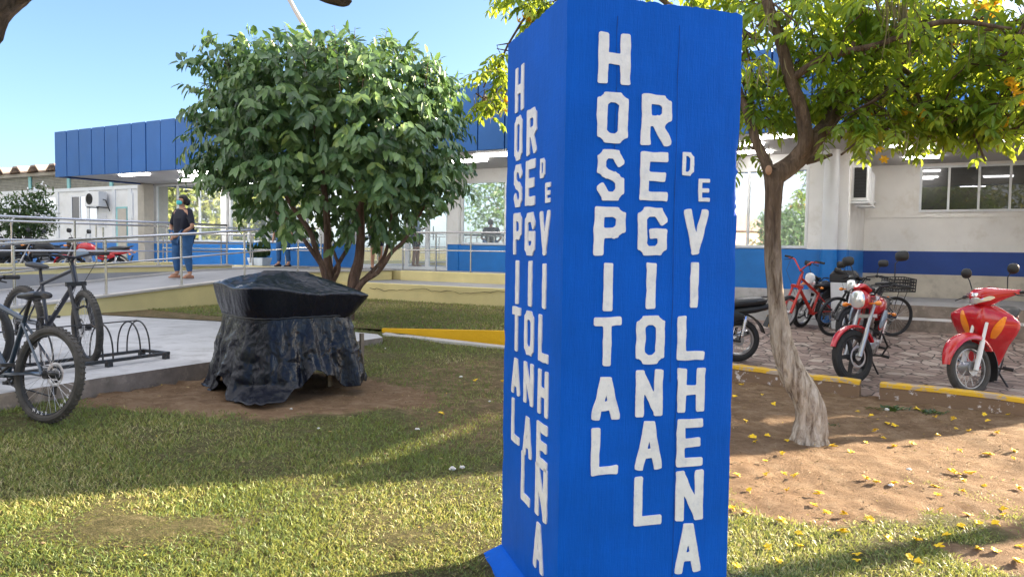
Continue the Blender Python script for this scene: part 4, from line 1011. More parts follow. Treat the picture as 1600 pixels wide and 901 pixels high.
# ---- other trees, out of frame or seen mirrored in the glass
def bush_tree(name, label, cat, loc, h, cr, seed, mat='leaf_yellow', n=1500, trunk=True, group=None, lsc=1.0, cz=None):
    loc = V(loc); loc.z = gz(loc.x, loc.y); t_ = thing(name, label, cat, loc, 0, group)
    rr = np.random.default_rng(seed); c = np.array([loc.x, loc.y, loc.z+h-cr[2]*.9]); P, D, U, L, Wd, Rn = [], [], [], [], [], []
    if trunk:
        mb = MB(); top = V(tuple(c)); barktube(mb, [loc-V((0, 0, .1)), loc+(top-loc)*.4+V((.1, .05, 0)), top], [.16, .12, .06], 10)
        for k in range(6):
            u = V(tuple(rnd_unit(1, rr)[0])); u.z = abs(u.z); mb.tube([loc+(top-loc)*.6, top+V((u.x*cr[0]*.4, u.y*cr[1]*.4, -.1)), top+V((u.x*cr[0]*.8, u.y*cr[1]*.8, u.z*cr[2]*.6))], [.06, .04, .015], 7)
        mb.build('trunk', M['bark_plain'], t_, smooth=60)
    for cpos, u, q in crown_clusters(c, cr, n, seed, -.8):
        tone = rr.random()
        for k in range(6):
            P.append(cpos+rr.normal(size=3)*.12*lsc); D.append(rr.normal(size=3)+np.array([0, 0, -.5])); U.append(np.array(u)+rr.normal(size=3)*.5); L.append(rr.uniform(.12, .24)*lsc); Wd.append(rr.uniform(.05, .09)*lsc); Rn.append(np.clip(tone*.7+rr.random()*.3, 0, 1))
    leaf_mesh('crown', np.array(P), np.array(D), np.array(U), np.array(L), np.array(Wd), np.array(Rn), M[mat], t_, t_.location)
    return t_
# shade trees on the sun side (off frame, right), first added for its shadow
bush_tree('shade_tree', 'unseen leafy tree added right of the picture for its trunk shadow', 'tree', (11.0, 8.3, 0), 7.6, (1.6, 1.3, 1.3), 21, 'leaf_flower', 1500)
bush_tree('shade_tree', 'broad tree past the yard corner, right of the picture', 'tree', (19, 17.5, 0), 7.2, (3.2, 2.5, 2.2), 23, 'leaf_flower', 900, lsc=1.3)
# mirrored trees and house behind the photographer
bush_tree('garden_tree', 'yellow green tree mirrored in the left hospital windows', 'tree', (-34, 21, 0), 8, (5, 7, 4.4), 31, 'leaf_yellow', 3600, lsc=2.2)
bush_tree('garden_tree', 'round tree mirrored in the window right of the pillar', 'tree', (-11.0, -5.5, 0), 3.6, (2.2, 2.2, 1.5), 33, 'leaf_bush', 700, lsc=1.5)
bush_tree('garden_tree', 'yellow blossomed tree mirrored in the dark recess windows', 'tree', (-1.5, -9, 0), 6.2, (5.5, 3, 3.2), 35, 'leaf_yellow', 1500, lsc=1.5)
bush_tree('garden_tree', 'tall open tree mirrored beside the entrance door', 'tree', (-24, 5, 0), 6.5, (3, 2.5, 2.4), 41, 'leaf_bush', 500, lsc=1.8)
hs = thing('street_house', 'pink house across the street mirrored in the glass', 'house', (-21, -8, gz(-21, -8)))
z0 = gz(-21, -8)
mb = MB(); mb.box((-21, -9, z0+1.3), (6, 5, 2.6)); mb.build('wall', M['pinkwall'], hs, smooth=0)
mb = MB(); mb.prism([(-24.4, -6.2, z0+2.6), (-17.6, -6.2, z0+2.6), (-21, -6.2, z0+4)], (0, -5.6, 0)); mb.build('roof', M['rooftile'], hs, smooth=0)
mb = MB(); mb.box((-19.5, -6.48, z0+1.0), (.9, .06, 2.0)); mb.build('door', M['brownplastic'], hs, smooth=0)
mb = MB(); mb.box((-22.2, -6.48, z0+1.5), (1.2, .06, 1.0)); mb.build('window', M['darkglass'], hs, smooth=0)

# ---- old tree whose limb crosses the top left corner
ob = V((-3.9, 3.0, gz(-3.9, 3.0)))
ot = thing('old_tree', 'rough dark limb of an old tree crossing the top left corner', 'tree', ob)
mb = MB()
barktube(mb, [ob-V((0, 0, .1)), ob+V((.05, 0, .9)), W(-260, 215, 3.0), W(-115, 85, 3.0), W(-32, 14, 3.0), W(30, -40, 3.0), W(150, -92, 3.05), W(330, -75, 3.1), W(450, -35, 3.1), W(510, -8, 3.1), W(541, 5, 3.1)], [.3, .24, .17, .125, .10, .09, .075, .06, .045, .035, .022], 18, 7, .02, .2)
barktube(mb, [W(-115, 85, 3.0), W(-170, -60, 3.3), W(-150, -260, 3.6)], [.11, .09, .05], 12, seed=4)
mb.build('trunk', M['bark_old'], ot, smooth=60)

# ---- white flowering shrub and potted plant
wsb = thing('flowering_shrub', 'green shrub covered in white blossoms in front of the annex', 'shrub', W(40, 400, 21))
wsb.location.z = EYE-.98
P, D, U, L, Wd, Rn = [], [], [], [], [], []; BP = []
for i in range(420):
    u = rnd_unit(1)[0]; c = np.array(W(42, 340, 21))+u*np.array([.75, .65, .6])*rng.random()**.35
    if rng.random() < .04: c = np.array(W(64+rng.normal()*5, 306+rng.normal()*8, 21))
    for k in range(6): P.append(c+rng.normal(size=3)*.08); D.append(rng.normal(size=3)+u*.5); U.append(u+rng.normal(size=3)*.5); L.append(.16); Wd.append(.05); Rn.append(rng.random())
leaf_mesh('foliage', np.array(P), np.array(D), np.array(U), np.array(L), np.array(Wd), np.array(Rn), M['leaf_bush'], wsb, wsb.location)
P, D, U, L, Wd, Rn = [], [], [], [], [], []
for px, py in ((64, 293), (22, 312), (40, 318), (58, 318), (30, 330), (64, 337), (10, 322), (50, 300), (4, 340), (75, 330), (20, 345), (0, 312), (-15, 320)):
    c0 = np.array(W(px, py, 20.2))
    for k in range(12): P.append(c0+rng.normal(size=3)*np.array([.1, .1, .07])); D.append(rng.normal(size=3)); U.append(rng.normal(size=3)+np.array([0, -1, 1])); L.append(.08); Wd.append(.05); Rn.append(rng.random())
leaf_mesh('white_blossoms', np.array(P), np.array(D), np.array(U), np.array(L), np.array(Wd), np.array(Rn), M['petalwhite'], wsb, wsb.location)
mb = MB(); b0 = wsb.location
for k in range(6): mb.tube([b0, b0+V((random.uniform(-.2, .2), 0, .5)), b0+V((random.uniform(-.6, .6), random.uniform(-.3, .3), 1.6))], [.03, .025, .01], 6)
mb.build('stem', M['bark_plain'], wsb)
pc = FP(S_at(411, -.9), -.9, ZW)
pp_ = thing('potted_plant', 'spiky green plant in a white trough beside the blue dado', 'potted plant', pc)
mb = MB(); Mr = Matrix.Rotation(FROT, 3, 'Z')
def rect(w_, d_, z): return [pc+Mr @ V((a*w_/2, b_*d_/2, 0))+V((0, 0, z)) for a, b_ in ((-1, -1), (1, -1), (1, 1), (-1, 1))]
mb.loft([rect(.52, .28, 0), rect(.64, .36, .22)]); mb.build('planter', M['planter'], pp_, smooth=0, bevel=.015)
n_ = 110; a = rng.uniform(0, 2*PI, n_); P = np.array(pc)+np.stack([rng.uniform(-.25, .25, n_), rng.uniform(-.1, .1, n_), np.full(n_, .2)], -1)
leaf_mesh('foliage', P, np.stack([np.cos(a)*.35, np.sin(a)*.35, np.ones(n_)], -1), rnd_unit(n_), rng.uniform(.3, .6, n_), np.full(n_, .03), rng.random(n_), M['leaf_bush'], pp_, pp_.location)

# ---- street lamp behind the building
lb = W(492, 380, 30); lb.z = gz(lb.x, lb.y)
lt = thing('street_lamp', 'slender grey street lamp pole rising above the round tree', 'street lamp', lb)
mb = MB(); p, r_ = smooth_path([V((lb.x, 30, lb.z)), W(492, 160, 30), W(488, 90, 30), W(478, 48, 30), W(462, 18, 30), W(446, -8, 30), W(415, -32, 30)], [.12, .11, .1, .095, .085, .08, .07], 6); mb.tube(p, r_, 12); mb.build('pole', M['ledge'], lt)
mb = MB(); mb.ball(W(395, -38, 30), (.5, .2, .12), 14, 8); mb.build('lamp_head', M['alu'], lt)

# ---- small information post in front of annex
sp = W(162, 405, 24); sp.z = EYE-.98
st_ = thing('sign_post', 'thin post with two small white signs in front of the annex door', 'sign', sp)
mb = MB(); mb.tube([sp, V((sp.x, sp.y, W(160, 338, 24).z))], .025, 8); mb.build('post', M['steel'], st_)
for py, h_ in ((341, .3), (352, .12)): mb = MB(); q = W(160, py, 23.95); mb.box(q, (.28, .02, h_)); mb.build('sign_plate', M['white_plastic'], st_, smooth=0)

# ------------------------------------------------------------------ covered cart
CC = W(449, 520, 6.95); CC.z = gz(CC.x, CC.y)
cart = thing('covered_cart', 'street cart wrapped in crumpled black plastic sheet on bare soil', 'cart', CC)
YAW = R(38)
def rrect(a, hx, hy, e):   # super-ellipse radius at angle a
    c, s_ = abs(math.cos(a)), abs(math.sin(a)); return ((c/hx)**e+(s_/hy)**e)**(-1/e)
def tri(x): x = (x/(2*PI)) % 1; return 1-4*abs(x-.5)
def fold(a, z, amp):
    return amp*(tri(a*6+1.3+z*1.2)*.45+tri(a*11+z*1.7)*.35+tri(a*19+2-z*1.5)*.25+.12*tri(a*37+z*5))
def tarp_ring(z, hx, hy, e, amp, n=440, dx=0, dy=0, zfun=None, seed=0):
    r_ = []
    for j in range(n):
        a = 2*PI*j/n; q = rrect(a, hx, hy, e)
        x, y = q*math.cos(a), q*math.sin(a)
        f = 1+fold(a, z, amp)
        x, y = x*f+dx, y*f+dy
        X = x*math.cos(YAW)-y*math.sin(YAW); Y_ = x*math.sin(YAW)+y*math.cos(YAW)
        zz = z+(zfun(a, X, Y_) if zfun else 0)
        p = V((X, Y_, zz))
        q1 = noise.noise(p*6+V((seed, 0, 0))); q2 = noise.noise(p*14+V((0, seed, 3))); q3 = 1-2*abs(noise.noise(V((p.x*7, p.y*7, p.z*3.5))+V((4, 0, 0)))); q4 = 1-2*abs(noise.noise(V((p.x*19, p.y*19, p.z*15))))
        k = min(1, max(.15, amp*16))
        d = V((X, Y_, 0)).normalized() if (abs(X)+abs(Y_)) > 1e-4 else V((1, 0, 0))
        v1 = noise.voronoi(V((p.x*5+q1*.5, p.y*5+q1*.3, p.z*3.2))+V((seed*3, 0, 0)))[0]; v2 = noise.voronoi(V((p.x*12+q1, p.y*12, p.z*8))+V((0, seed, 0)))[0]
        p += d*(.014*q1+.010*q3+.004*q4+.03*(v1[1]-v1[0])-.012+.008*(v2[1]-v2[0]))*k+V((0, 0, .006*q1+.006*q4+.02*(v2[0]-.3)*k))
        r_.append(p+CC)
    return r_
TIE = .69
# hem profile: distance above the ground by viewing direction (angle in world xy)
def hem(a, X, Y_):
    wa = math.degrees(math.atan2(Y_, X)) % 360      # 270 = towards the camera
    h = .055+.04*math.sin(wa*.09)+.025*math.sin(wa*.31)
    h += .13*math.exp(-((wa-318)/17)**2)*1.3        # lifted at front right
    h += .10*math.exp(-((wa-236)/9)**2)
    h -= .14*math.exp(-((wa-268)/20)**2)
    h -= .12*math.exp(-((wa-200)/14)**2)
    return max(.012, h)
rings = []; nz_ = 84
for i in range(nz_+1):
    k = i/nz_
    z = TIE*k
    flare = (1-k)
    hx = .50+.15*flare**1.1; hy = .47+.13*flare**1.1
    amp = .010+.105*flare**.9
    rings.append(tarp_ring(z, hx, hy, 3.2+1.6*k, amp, zfun=(lambda a, X, Y_, f=flare: hem(a, X, Y_)*f**1.6), seed=2))
# extra apron trailing on the ground towards the camera
for ri, ring_ in enumerate(rings[:14]):
    f = (1-ri/14)**1.5
    for j, p in enumerate(ring_):
        X, Y_ = p.x-CC.x, p.y-CC.y; wa = math.degrees(math.atan2(Y_, X)) % 360
        pull = math.exp(-((wa-270)/16)**2)*.24*f+math.exp(-((wa-203)/12)**2)*.07*f
        d = V((X, Y_, 0)).normalized(); p += d*pull
        p.z = max(p.z, gz(p.x, p.y)+.012)
mb = MB(); mb.loft(rings, cap=False); 
sk = mb.build('plastic_skirt', M['tarp'], cart, smooth=75)
sm_ = sk.modifiers.new('thick', 'SOLIDIFY'); sm_.thickness = .006
rings = []
for i in range(64):
    k = i/63
    if k < .4:      # overhanging sides, drawn in by the cord below
        q = k/.4; o = q**.75; z = TIE-.03+.24*q; hx = .49+.095*o; hy = .465+.07*o; e = 5+3*q; amp = .022*(1-q)+.006
        zf = lambda a, X, Y_, q=q: (-.07*X-.04*(Y_))*q+.012*q*math.sin(a*5)
        dx = .03*q; dy = -.01*q
    else:           # shallow pitched roof sagging between hard edges
        q = (k-.4)/.6; z = TIE+.212+.165*q**.85; hx = .585+(.20-.585)*q; hy = .535+(.006-.535)*q; e = 8-5*q; amp = .006+.02*q*(1-q)
        zf = lambda a, X, Y_, q=q: (-.07*X-.04*(Y_))*(1-.5*q)+.012*math.sin(a*5)*(1-q)-.05*q*(1-q)*(1+math.sin(a*4+1))
        dx = .03-.05*q; dy = -.01
    rings.append(tarp_ring(z, hx, hy, e, amp, zfun=zf, seed=5, dx=dx, dy=dy))
mb = MB(); mb.loft(rings, cap=True); mb.build('plastic_top', M['tarp'], cart, smooth=75)
mb = MB(); rg = tarp_ring(TIE-.01, .505, .482, 4.8, .008, n=100, seed=2); mb.tube(rg+[rg[0]], .007, 6); mb.build('tie_cord', M['blackplastic'], cart)
for px, py in ((514, 604), (565, 592), (548, 575), (520, 570)):
    p = G(px, py); q = MB(); top = V((p.x, p.y, p.z+.45)); q.box((p+top)/2, (.035, .035, .47), Matrix.Rotation(YAW, 3, 'Z')); q.build('leg', simple('weathered_wood', (.2, .16, .12), .8, var=.3) if 'weathered_wood' not in bpy.data.materials else bpy.data.materials['weathered_wood'], cart, smooth=0)
wc = G(368, 596); q = MB(); ax = V((math.cos(YAW+1.2), math.sin(YAW+1.2), .25)).normalized(); q.torus(wc+V((0, .05, .10)), ax, .10, .04, 28, 8); wo = q.build('wheel', M['rubber_dusty'], cart)
q = MB(); q.disc(wc+V((0, .05, .10)), ax, .075, .03); q.build('rim', M['ledge'], wo)

# ------------------------------------------------------------------ wheels and cycles
def wheel(parent, c, Rr, r, rim='alu', spokes=28, Mx=None, tyre='rubber', rimw=None, disc=0, cast=0, knob=False, hubr=.03, sq=1.0):
    Mx = Mx or Matrix.Identity(4); c = V(c)
    q = MB(); q.torus(c, (0, 1, 0), Rr-r, r, 56, 10, sq)
    if knob:
        for k in range(56):
            a = 2*PI*k/56; d = V((math.cos(a), 0, math.sin(a)))
            for s_ in (-1, 1): q.box(c+d*(Rr-.001)+V((0, s_*r*.38, 0)), (.011, r*.5, .008), Matrix.Rotation(-a+PI/2, 3, 'Y'))
    wo = q.xf(Mx).build('wheel', M[tyre], parent, world=False)
    q = MB(); rw = rimw or r*.62; q.torus(c, (0, 1, 0), Rr-2*r+.002, r*.36, 48, 6, rw/(r*.36))
    q.disc(c, (0, 1, 0), hubr, .07 if Rr > .3 and r < .035 else .11)
    if cast:
        for k in range(cast):
            a = 2*PI*k/cast; d = V((math.cos(a), 0, math.sin(a))); n_ = V((-d.z, 0, d.x))
            q.prism([c+d*hubr*.8+n_*.03-V((0, .012, 0)), c+d*(Rr-2*r)+n_*.018-V((0, .012, 0)), c+d*(Rr-2*r)-n_*.018-V((0, .012, 0)), c+d*hubr*.8-n_*.03-V((0, .012, 0))], (0, .024, 0))
    q.xf(Mx).build('rim', M[rim], wo, world=False)
    if not cast:
        q = MB()
        for k in range(spokes):
            a = 2*PI*k/spokes; s_ = 1 if k % 2 else -1; b_ = a+s_*.5*(1 if k % 4 < 2 else -1)
            q.tube([c+V((math.cos(b_)*hubr, s_*.028, math.sin(b_)*hubr)), c+V((math.cos(a), 0, math.sin(a)))*(Rr-2*r)], .0013 if r < .035 else .0024, 3, False)
        q.xf(Mx).build('spokes', M['alu'], wo, world=False, smooth=0)
    if disc:
        q = MB(); q.torus(c+V((0, disc, 0)), (0, 1, 0), (.11 if r > .035 else .075), .012, 32, 4, .2); q.disc(c+V((0, disc, 0)), (0, 1, 0), .045, .006); q.xf(Mx).build('brake_disc', M['alu'], wo, world=False)
    return wo
def steerM(p, rake, ang):
    ax = V((-math.sin(rake), 0, math.cos(rake))); p = V(p)
    return Matrix.Translation(p) @ Matrix.Rotation(ang, 4, ax) @ Matrix.Translation(-p)

def bicycle(label, loc, heading, lean=0, steer=0, frame='blackpaint', Rr=.34, tyr=.028, group=None, name='bicycle', bmx=False, knob=False, saddle=True, crate=False, decal=None):
    rt_ = thing(name, label, 'bicycle', loc, 0, group); rt_.rotation_euler = (lean, 0, heading)
    k = Rr/.34
    A = V((0, 0, Rr)); Wb = 1.08*k; Fx = V((Wb, 0, Rr)); BB = V((.43*k, 0, Rr-.03)); ST = V((.27*k, 0, (.86 if not bmx else .62))); STt = BB+(ST-BB)*.80
    H1 = V((.80*k, 0, (.90 if not bmx else .80))); rake = R(20); hd = V((-math.sin(rake), 0, math.cos(rake))); H0 = H1-hd*.15; 
    SM = steerM(H1, rake, steer)
    wheel(rt_, A, Rr, tyr, 'blackplastic' if not bmx else 'alu', 32, tyre='rubber_dusty' if knob else 'rubber', knob=knob, disc=-.045, sq=1.05)
    wheel(rt_, Fx, Rr, tyr, 'blackplastic' if not bmx else 'alu', 32, SM, tyre='rubber_dusty' if knob else 'rubber', knob=knob, disc=-.045, sq=1.05)
    q = MB()
    q.tube([H0, BB], .024, 12); q.tube([H1-hd*.03, STt-(ST-BB)*.06], .019, 12); q.tube([BB, STt], .018, 12); q.tube([H0-hd*.01, H1+hd*.01], .024, 12)
    for s_ in (-1, 1): q.tube([BB+V((0, s_*.03, 0)), A+V((.12, s_*.05, 0)), A+V((0, s_*.062, 0))], .011, 8); q.tube([STt-(ST-BB)*.1+V((0, s_*.012, 0)), A+V((0.03, s_*.055, .05)), A+V((0, s_*.062, 0))], .009, 8)
    q.tube([BB-V((0, .04, 0)), BB+V((0, .04, 0))], .026, 12); q.build('frame', M[frame], rt_, world=False)
    q = MB(); cr = H0-hd*.02
    for s_ in (-1, 1): q.tube([cr+V((0, s_*.062, 0)), Fx+(cr-Fx)*.45+V((0, s_*.062, 0))], .017, 10); q.tube([Fx+(cr-Fx)*.5+V((0, s_*.062, 0)), Fx+V((0, s_*.062, 0))], .0225, 10)
    q.box(cr, (.05, .17, .04)); q.tube([Fx+(cr-Fx)*.42+V((0, -.062, 0)), Fx+(cr-Fx)*.42+V((.05, 0, .03)), Fx+(cr-Fx)*.42+V((0, .062, 0))], .012, 8); q.xf(SM).build('fork', M['blackplastic' if not bmx else frame], rt_, world=False)
    q = MB(); T = H1+hd*.06; bw = .32 if not bmx else .3
    q.tube([H1, T], .016, 10); q.tube([T, T+V((.07, 0, .03))], .015, 8); hb = T+V((.07, 0, .03)); rise = .03 if not bmx else .16
    q.tube([hb+V((-.06, -bw, rise)), hb+V((-.03, -bw*.45, rise*.9)), hb, hb+V((-.03, bw*.45, rise*.9)), hb+V((-.06, bw, rise))], .012, 8)
    hbo = q.xf(SM).build('handlebar', M['darkmetal' if not bmx else frame], rt_, world=False)
    for s_ in (-1, 1):
        q = MB(); q.tube([hb+V((-.06, s_*(bw+.01), rise)), hb+V((-.047, s_*(bw-.12), rise))], .0175, 10); q.tube([hb+V((-.04, s_*(bw-.13), rise)), hb+V((.02, s_*(bw-.10), rise-.03)), hb+V((.01, s_*(bw-.03), rise-.045))], .006, 6); q.xf(SM).build('grip', M['rubber'], hbo, world=False)
    q = MB()
    for s_ in (-1, 1): q.tube([hb+V((.0, s_*.17, rise)), hb+V((.10, s_*.14, -.02)), H0+V((.07, s_*.03, -.02)), H0+V((0, s_*.03, -.15))], .003, 5)
    q.build('brake_cable', M['blackplastic'], rt_, world=False)
    # saddle
    q = MB(); S0 = ST+V((0, 0, .03))
    q.hull([(S0.x-.15, S0.z+.012, .03, .018), (S0.x-.13, S0.z+.015, .075, .028), (S0.x-.06, S0.z+.01, .078, .03), (S0.x+.02, S0.z+.003, .045, .026), (S0.x+.1, S0.z, .024, .02), (S0.x+.135, S0.z-.004, .012, .012)], 16, 2.3)
    so2 = q.build('saddle', M['seatblack'], rt_, world=False)
    q = MB(); q.tube([STt-(ST-BB)*.05, S0-V((0, 0, .015))], .0145, 10)
    for s_ in (-1, 1): q.tube([S0+V((-.1, s_*.025, -.012)), S0+V((-.03, s_*.022, -.03)), S0+V((.07, s_*.015, -.014))], .0035, 5)
    q.build('seat_post', M['darkmetal'], so2, world=False)
    # drivetrain
    q = MB(); c = BB+V((0, -.055, 0)); q.torus(c, (0, 1, 0), .088, .006, 32, 5)
    for j in range(5): a = j*2*PI/5; q.tube([c, c+V((math.cos(a), 0, math.sin(a)))*.088], .007, 5)
    cs = q.build('chainring', M['darkmetal'], rt_, world=False)
    for s_ in (-1, 1):
        ang = .5; q = MB(); e = BB+V((s_*-.17*math.cos(ang), s_*.085, s_*.17*math.sin(ang)))
        q.tube([BB+V((0, s_*.07, 0)), e], .011, 8); q.box(e+V((0, s_*.055, 0)), (.085, .09, .024)); q.build('pedal', M['blackplastic'], cs, world=False)
    q = MB(); c2 = A+V((0, -.05, 0))
    for r2, y2 in ((.055, 0), (.046, -.006), (.037, -.012)): q.torus(c2+V((0, y2, 0)), (0, 1, 0), r2, .005, 24, 4)
    q.tube([c+V((0, 0, .088)), c2+V((0, 0, .052))], .005, 4); q.tube([c+V((0, 0, -.088)), A+V((.03, -.055, -.16)), A+V((-.01, -.055, -.08))], .005, 4); q.box(A+V((.015, -.06, -.09)), (.03, .02, .11)); q.build('derailleur', M['darkmetal'], rt_, world=False)
    if crate:
        q = MB(); c = V((-.02, 0, .78)); 
        for z in (0, .05, .10, .15, .2):
            for a, b_ in (((-.2, -.16), (.2, -.16)), ((.2, -.16), (.2, .16)), ((.2, .16), (-.2, .16)), ((-.2, .16), (-.2, -.16))): q.tube([c+V((*a, z)), c+V((*b_, z))], .010, 5)
        for i in range(9): 
            x = -.2+.05*i
            for s_ in (-.16, .16): q.tube([c+V((x, s_, 0)), c+V((x, s_, .2))], .006, 4)
        for i in range(7):
            for x in (-.2, .2): q.tube([c+V((x, -.15+.05*i, 0)), c+V((x, -.15+.05*i, .2))], .006, 4)
        q.box(c, (.4, .32, .01)); q.build('crate', M['blackplastic'], rt_, world=False)
        q = MB()
        for s_ in (-1, 1): q.tube([A+V((0, s_*.06, 0)), c+V((-.1, s_*.1, -.01))], .006, 5); q.tube([STt, c+V((.15, s_*.1, -.01))], .006, 5)
        q.build('luggage_rack', M['darkmetal'], rt_, world=False)
    return rt_
def hd_at(p, h): return V((p.x, p.y, h))
# bicycle A : rear wheel towards us at the left edge
ra = W(68, 590, 5.3); ra.z = gz(ra.x, ra.y)
bA = bicycle('grey blue bicycle at the left edge, its rear wheel on the grass', (ra.x, ra.y, ra.z+.0), math.atan2(.38, -.924), R(7), R(15), 'greypaint', .343, .030, knob=True)
rb = W(33, 560, 7.5); zs = EYE+ZS
bB = bicycle('black bicycle parked in the rack, front wheel towards the cart', (rb.x, rb.y, zs+.004), math.atan2(-.48, .877), R(-3), R(-14), 'blackpaint', .345, .030, knob=True)
q = MB()
bC = bicycle('dark bicycle with only its handlebar and red rimmed wheel showing behind the grey one', (-5.35, 6.55, zs+.004), R(-24), R(4), R(20), 'blackpaint', .34, .028)
# bicycle B lettering on down tube
def decal(txt, parent, p, size, rx, mat='letter', flip=1, ry=0):
    cu = bpy.data.curves.new('marking', 'FONT'); cu.body = txt; cu.size = size; cu.extrude = .0006; cu.align_x = 'CENTER'; cu.align_y = 'CENTER'; cu.materials.append(M[mat])
    o = bpy.data.objects.new('marking', cu); COL.objects.link(o)
    dg = bpy.context.evaluated_depsgraph_get(); dg.update(); me = bpy.data.meshes.new_from_object(o.evaluated_get(dg)); bpy.data.objects.remove(o)
    o = bpy.data.objects.new('marking', me); COL.objects.link(o); o.parent = parent; o.location = p; o.rotation_euler = rx
    return o
H0_ = V((.80, 0, .90))-V((-math.sin(R(20)), 0, math.cos(R(20))))*.15; BB_ = V((.43, 0, .31)); dv = H0_-BB_; 
decal('COLLI', bB, BB_+dv*.5+V((0, -.0262, 0)), .05, (PI/2, -math.atan2(dv.z, dv.x), 0))
# white rim markings on bicycle A
for s_ in (-1,):
    for a0 in (200, 262):
        for k, ch in enumerate('VZAN'):
            a = R(a0+k*9); p = V((math.cos(a)*.272, s_*-.024, .343+math.sin(a)*.272)); decal(ch, bA, p, .034, (PI/2, 0, PI) if s_ == -1 else (PI/2, 0, 0))
# rack
rk0 = GZ(85, 585, ZS); rk1 = GZ(262, 560, ZS); rd = (rk1-rk0); rd.z = 0; rd.normalize(); rn = V((-rd.y, rd.x, 0))
rack = thing('bike_rack', 'low dark metal hoop bicycle rack on the concrete pad', 'bike rack', rk0)
L0 = -2.2; L1 = (rk1-rk0).length; z0 = EYE+ZS
def rp(a, b_, z): p = rk0+rd*a+rn*b_; return V((p.x, p.y, z0+z))
q = MB()
for b_ in (0, .36): q.box((rp(L0, b_, .055)+rp(L1, b_, .055))/2, (L1-L0, .035, .03), Matrix.Rotation(math.atan2(rd.y, rd.x), 3, 'Z'))
for a in (L0, L1): q.box(rp(a, .18, .055), (.035, .395, .03), Matrix.Rotation(math.atan2(rd.y, rd.x), 3, 'Z'))
q.build('base_frame', M['rackmetal'], rack, smooth=0, bevel=.003)
for a in (L0+.02, -.6, .5, L1-.02):
    for b_ in (0, .36): q = MB(); q.box(rp(a, b_, .02), (.05, .05, .04), Matrix.Rotation(math.atan2(rd.y, rd.x), 3, 'Z')); q.build('foot', M['rackmetal'], rack, smooth=0)
def hoop(a):
    for da in (0, .10):
        pts = []
        for k in range(17):
            t = PI*k/16; pts.append(rp(a+da, .18+.17*math.cos(t), .07+.31*math.sin(t)**.8 if k not in (0, 16) else .07))
        q = MB(); q.tube(pts, .0075, 8); q.build('hoop', M['rackmetal'], rack)
for a in (-1.9, -1.3, -.7, -.1, .45, L1-.34+.05): hoop(a)
q = MB(); q.tube([rp(L0+.2, .18, .385), rp(L1-.2, .18, .385)], .006, 6); q.build('top_bar', M['rackmetal'], rack)

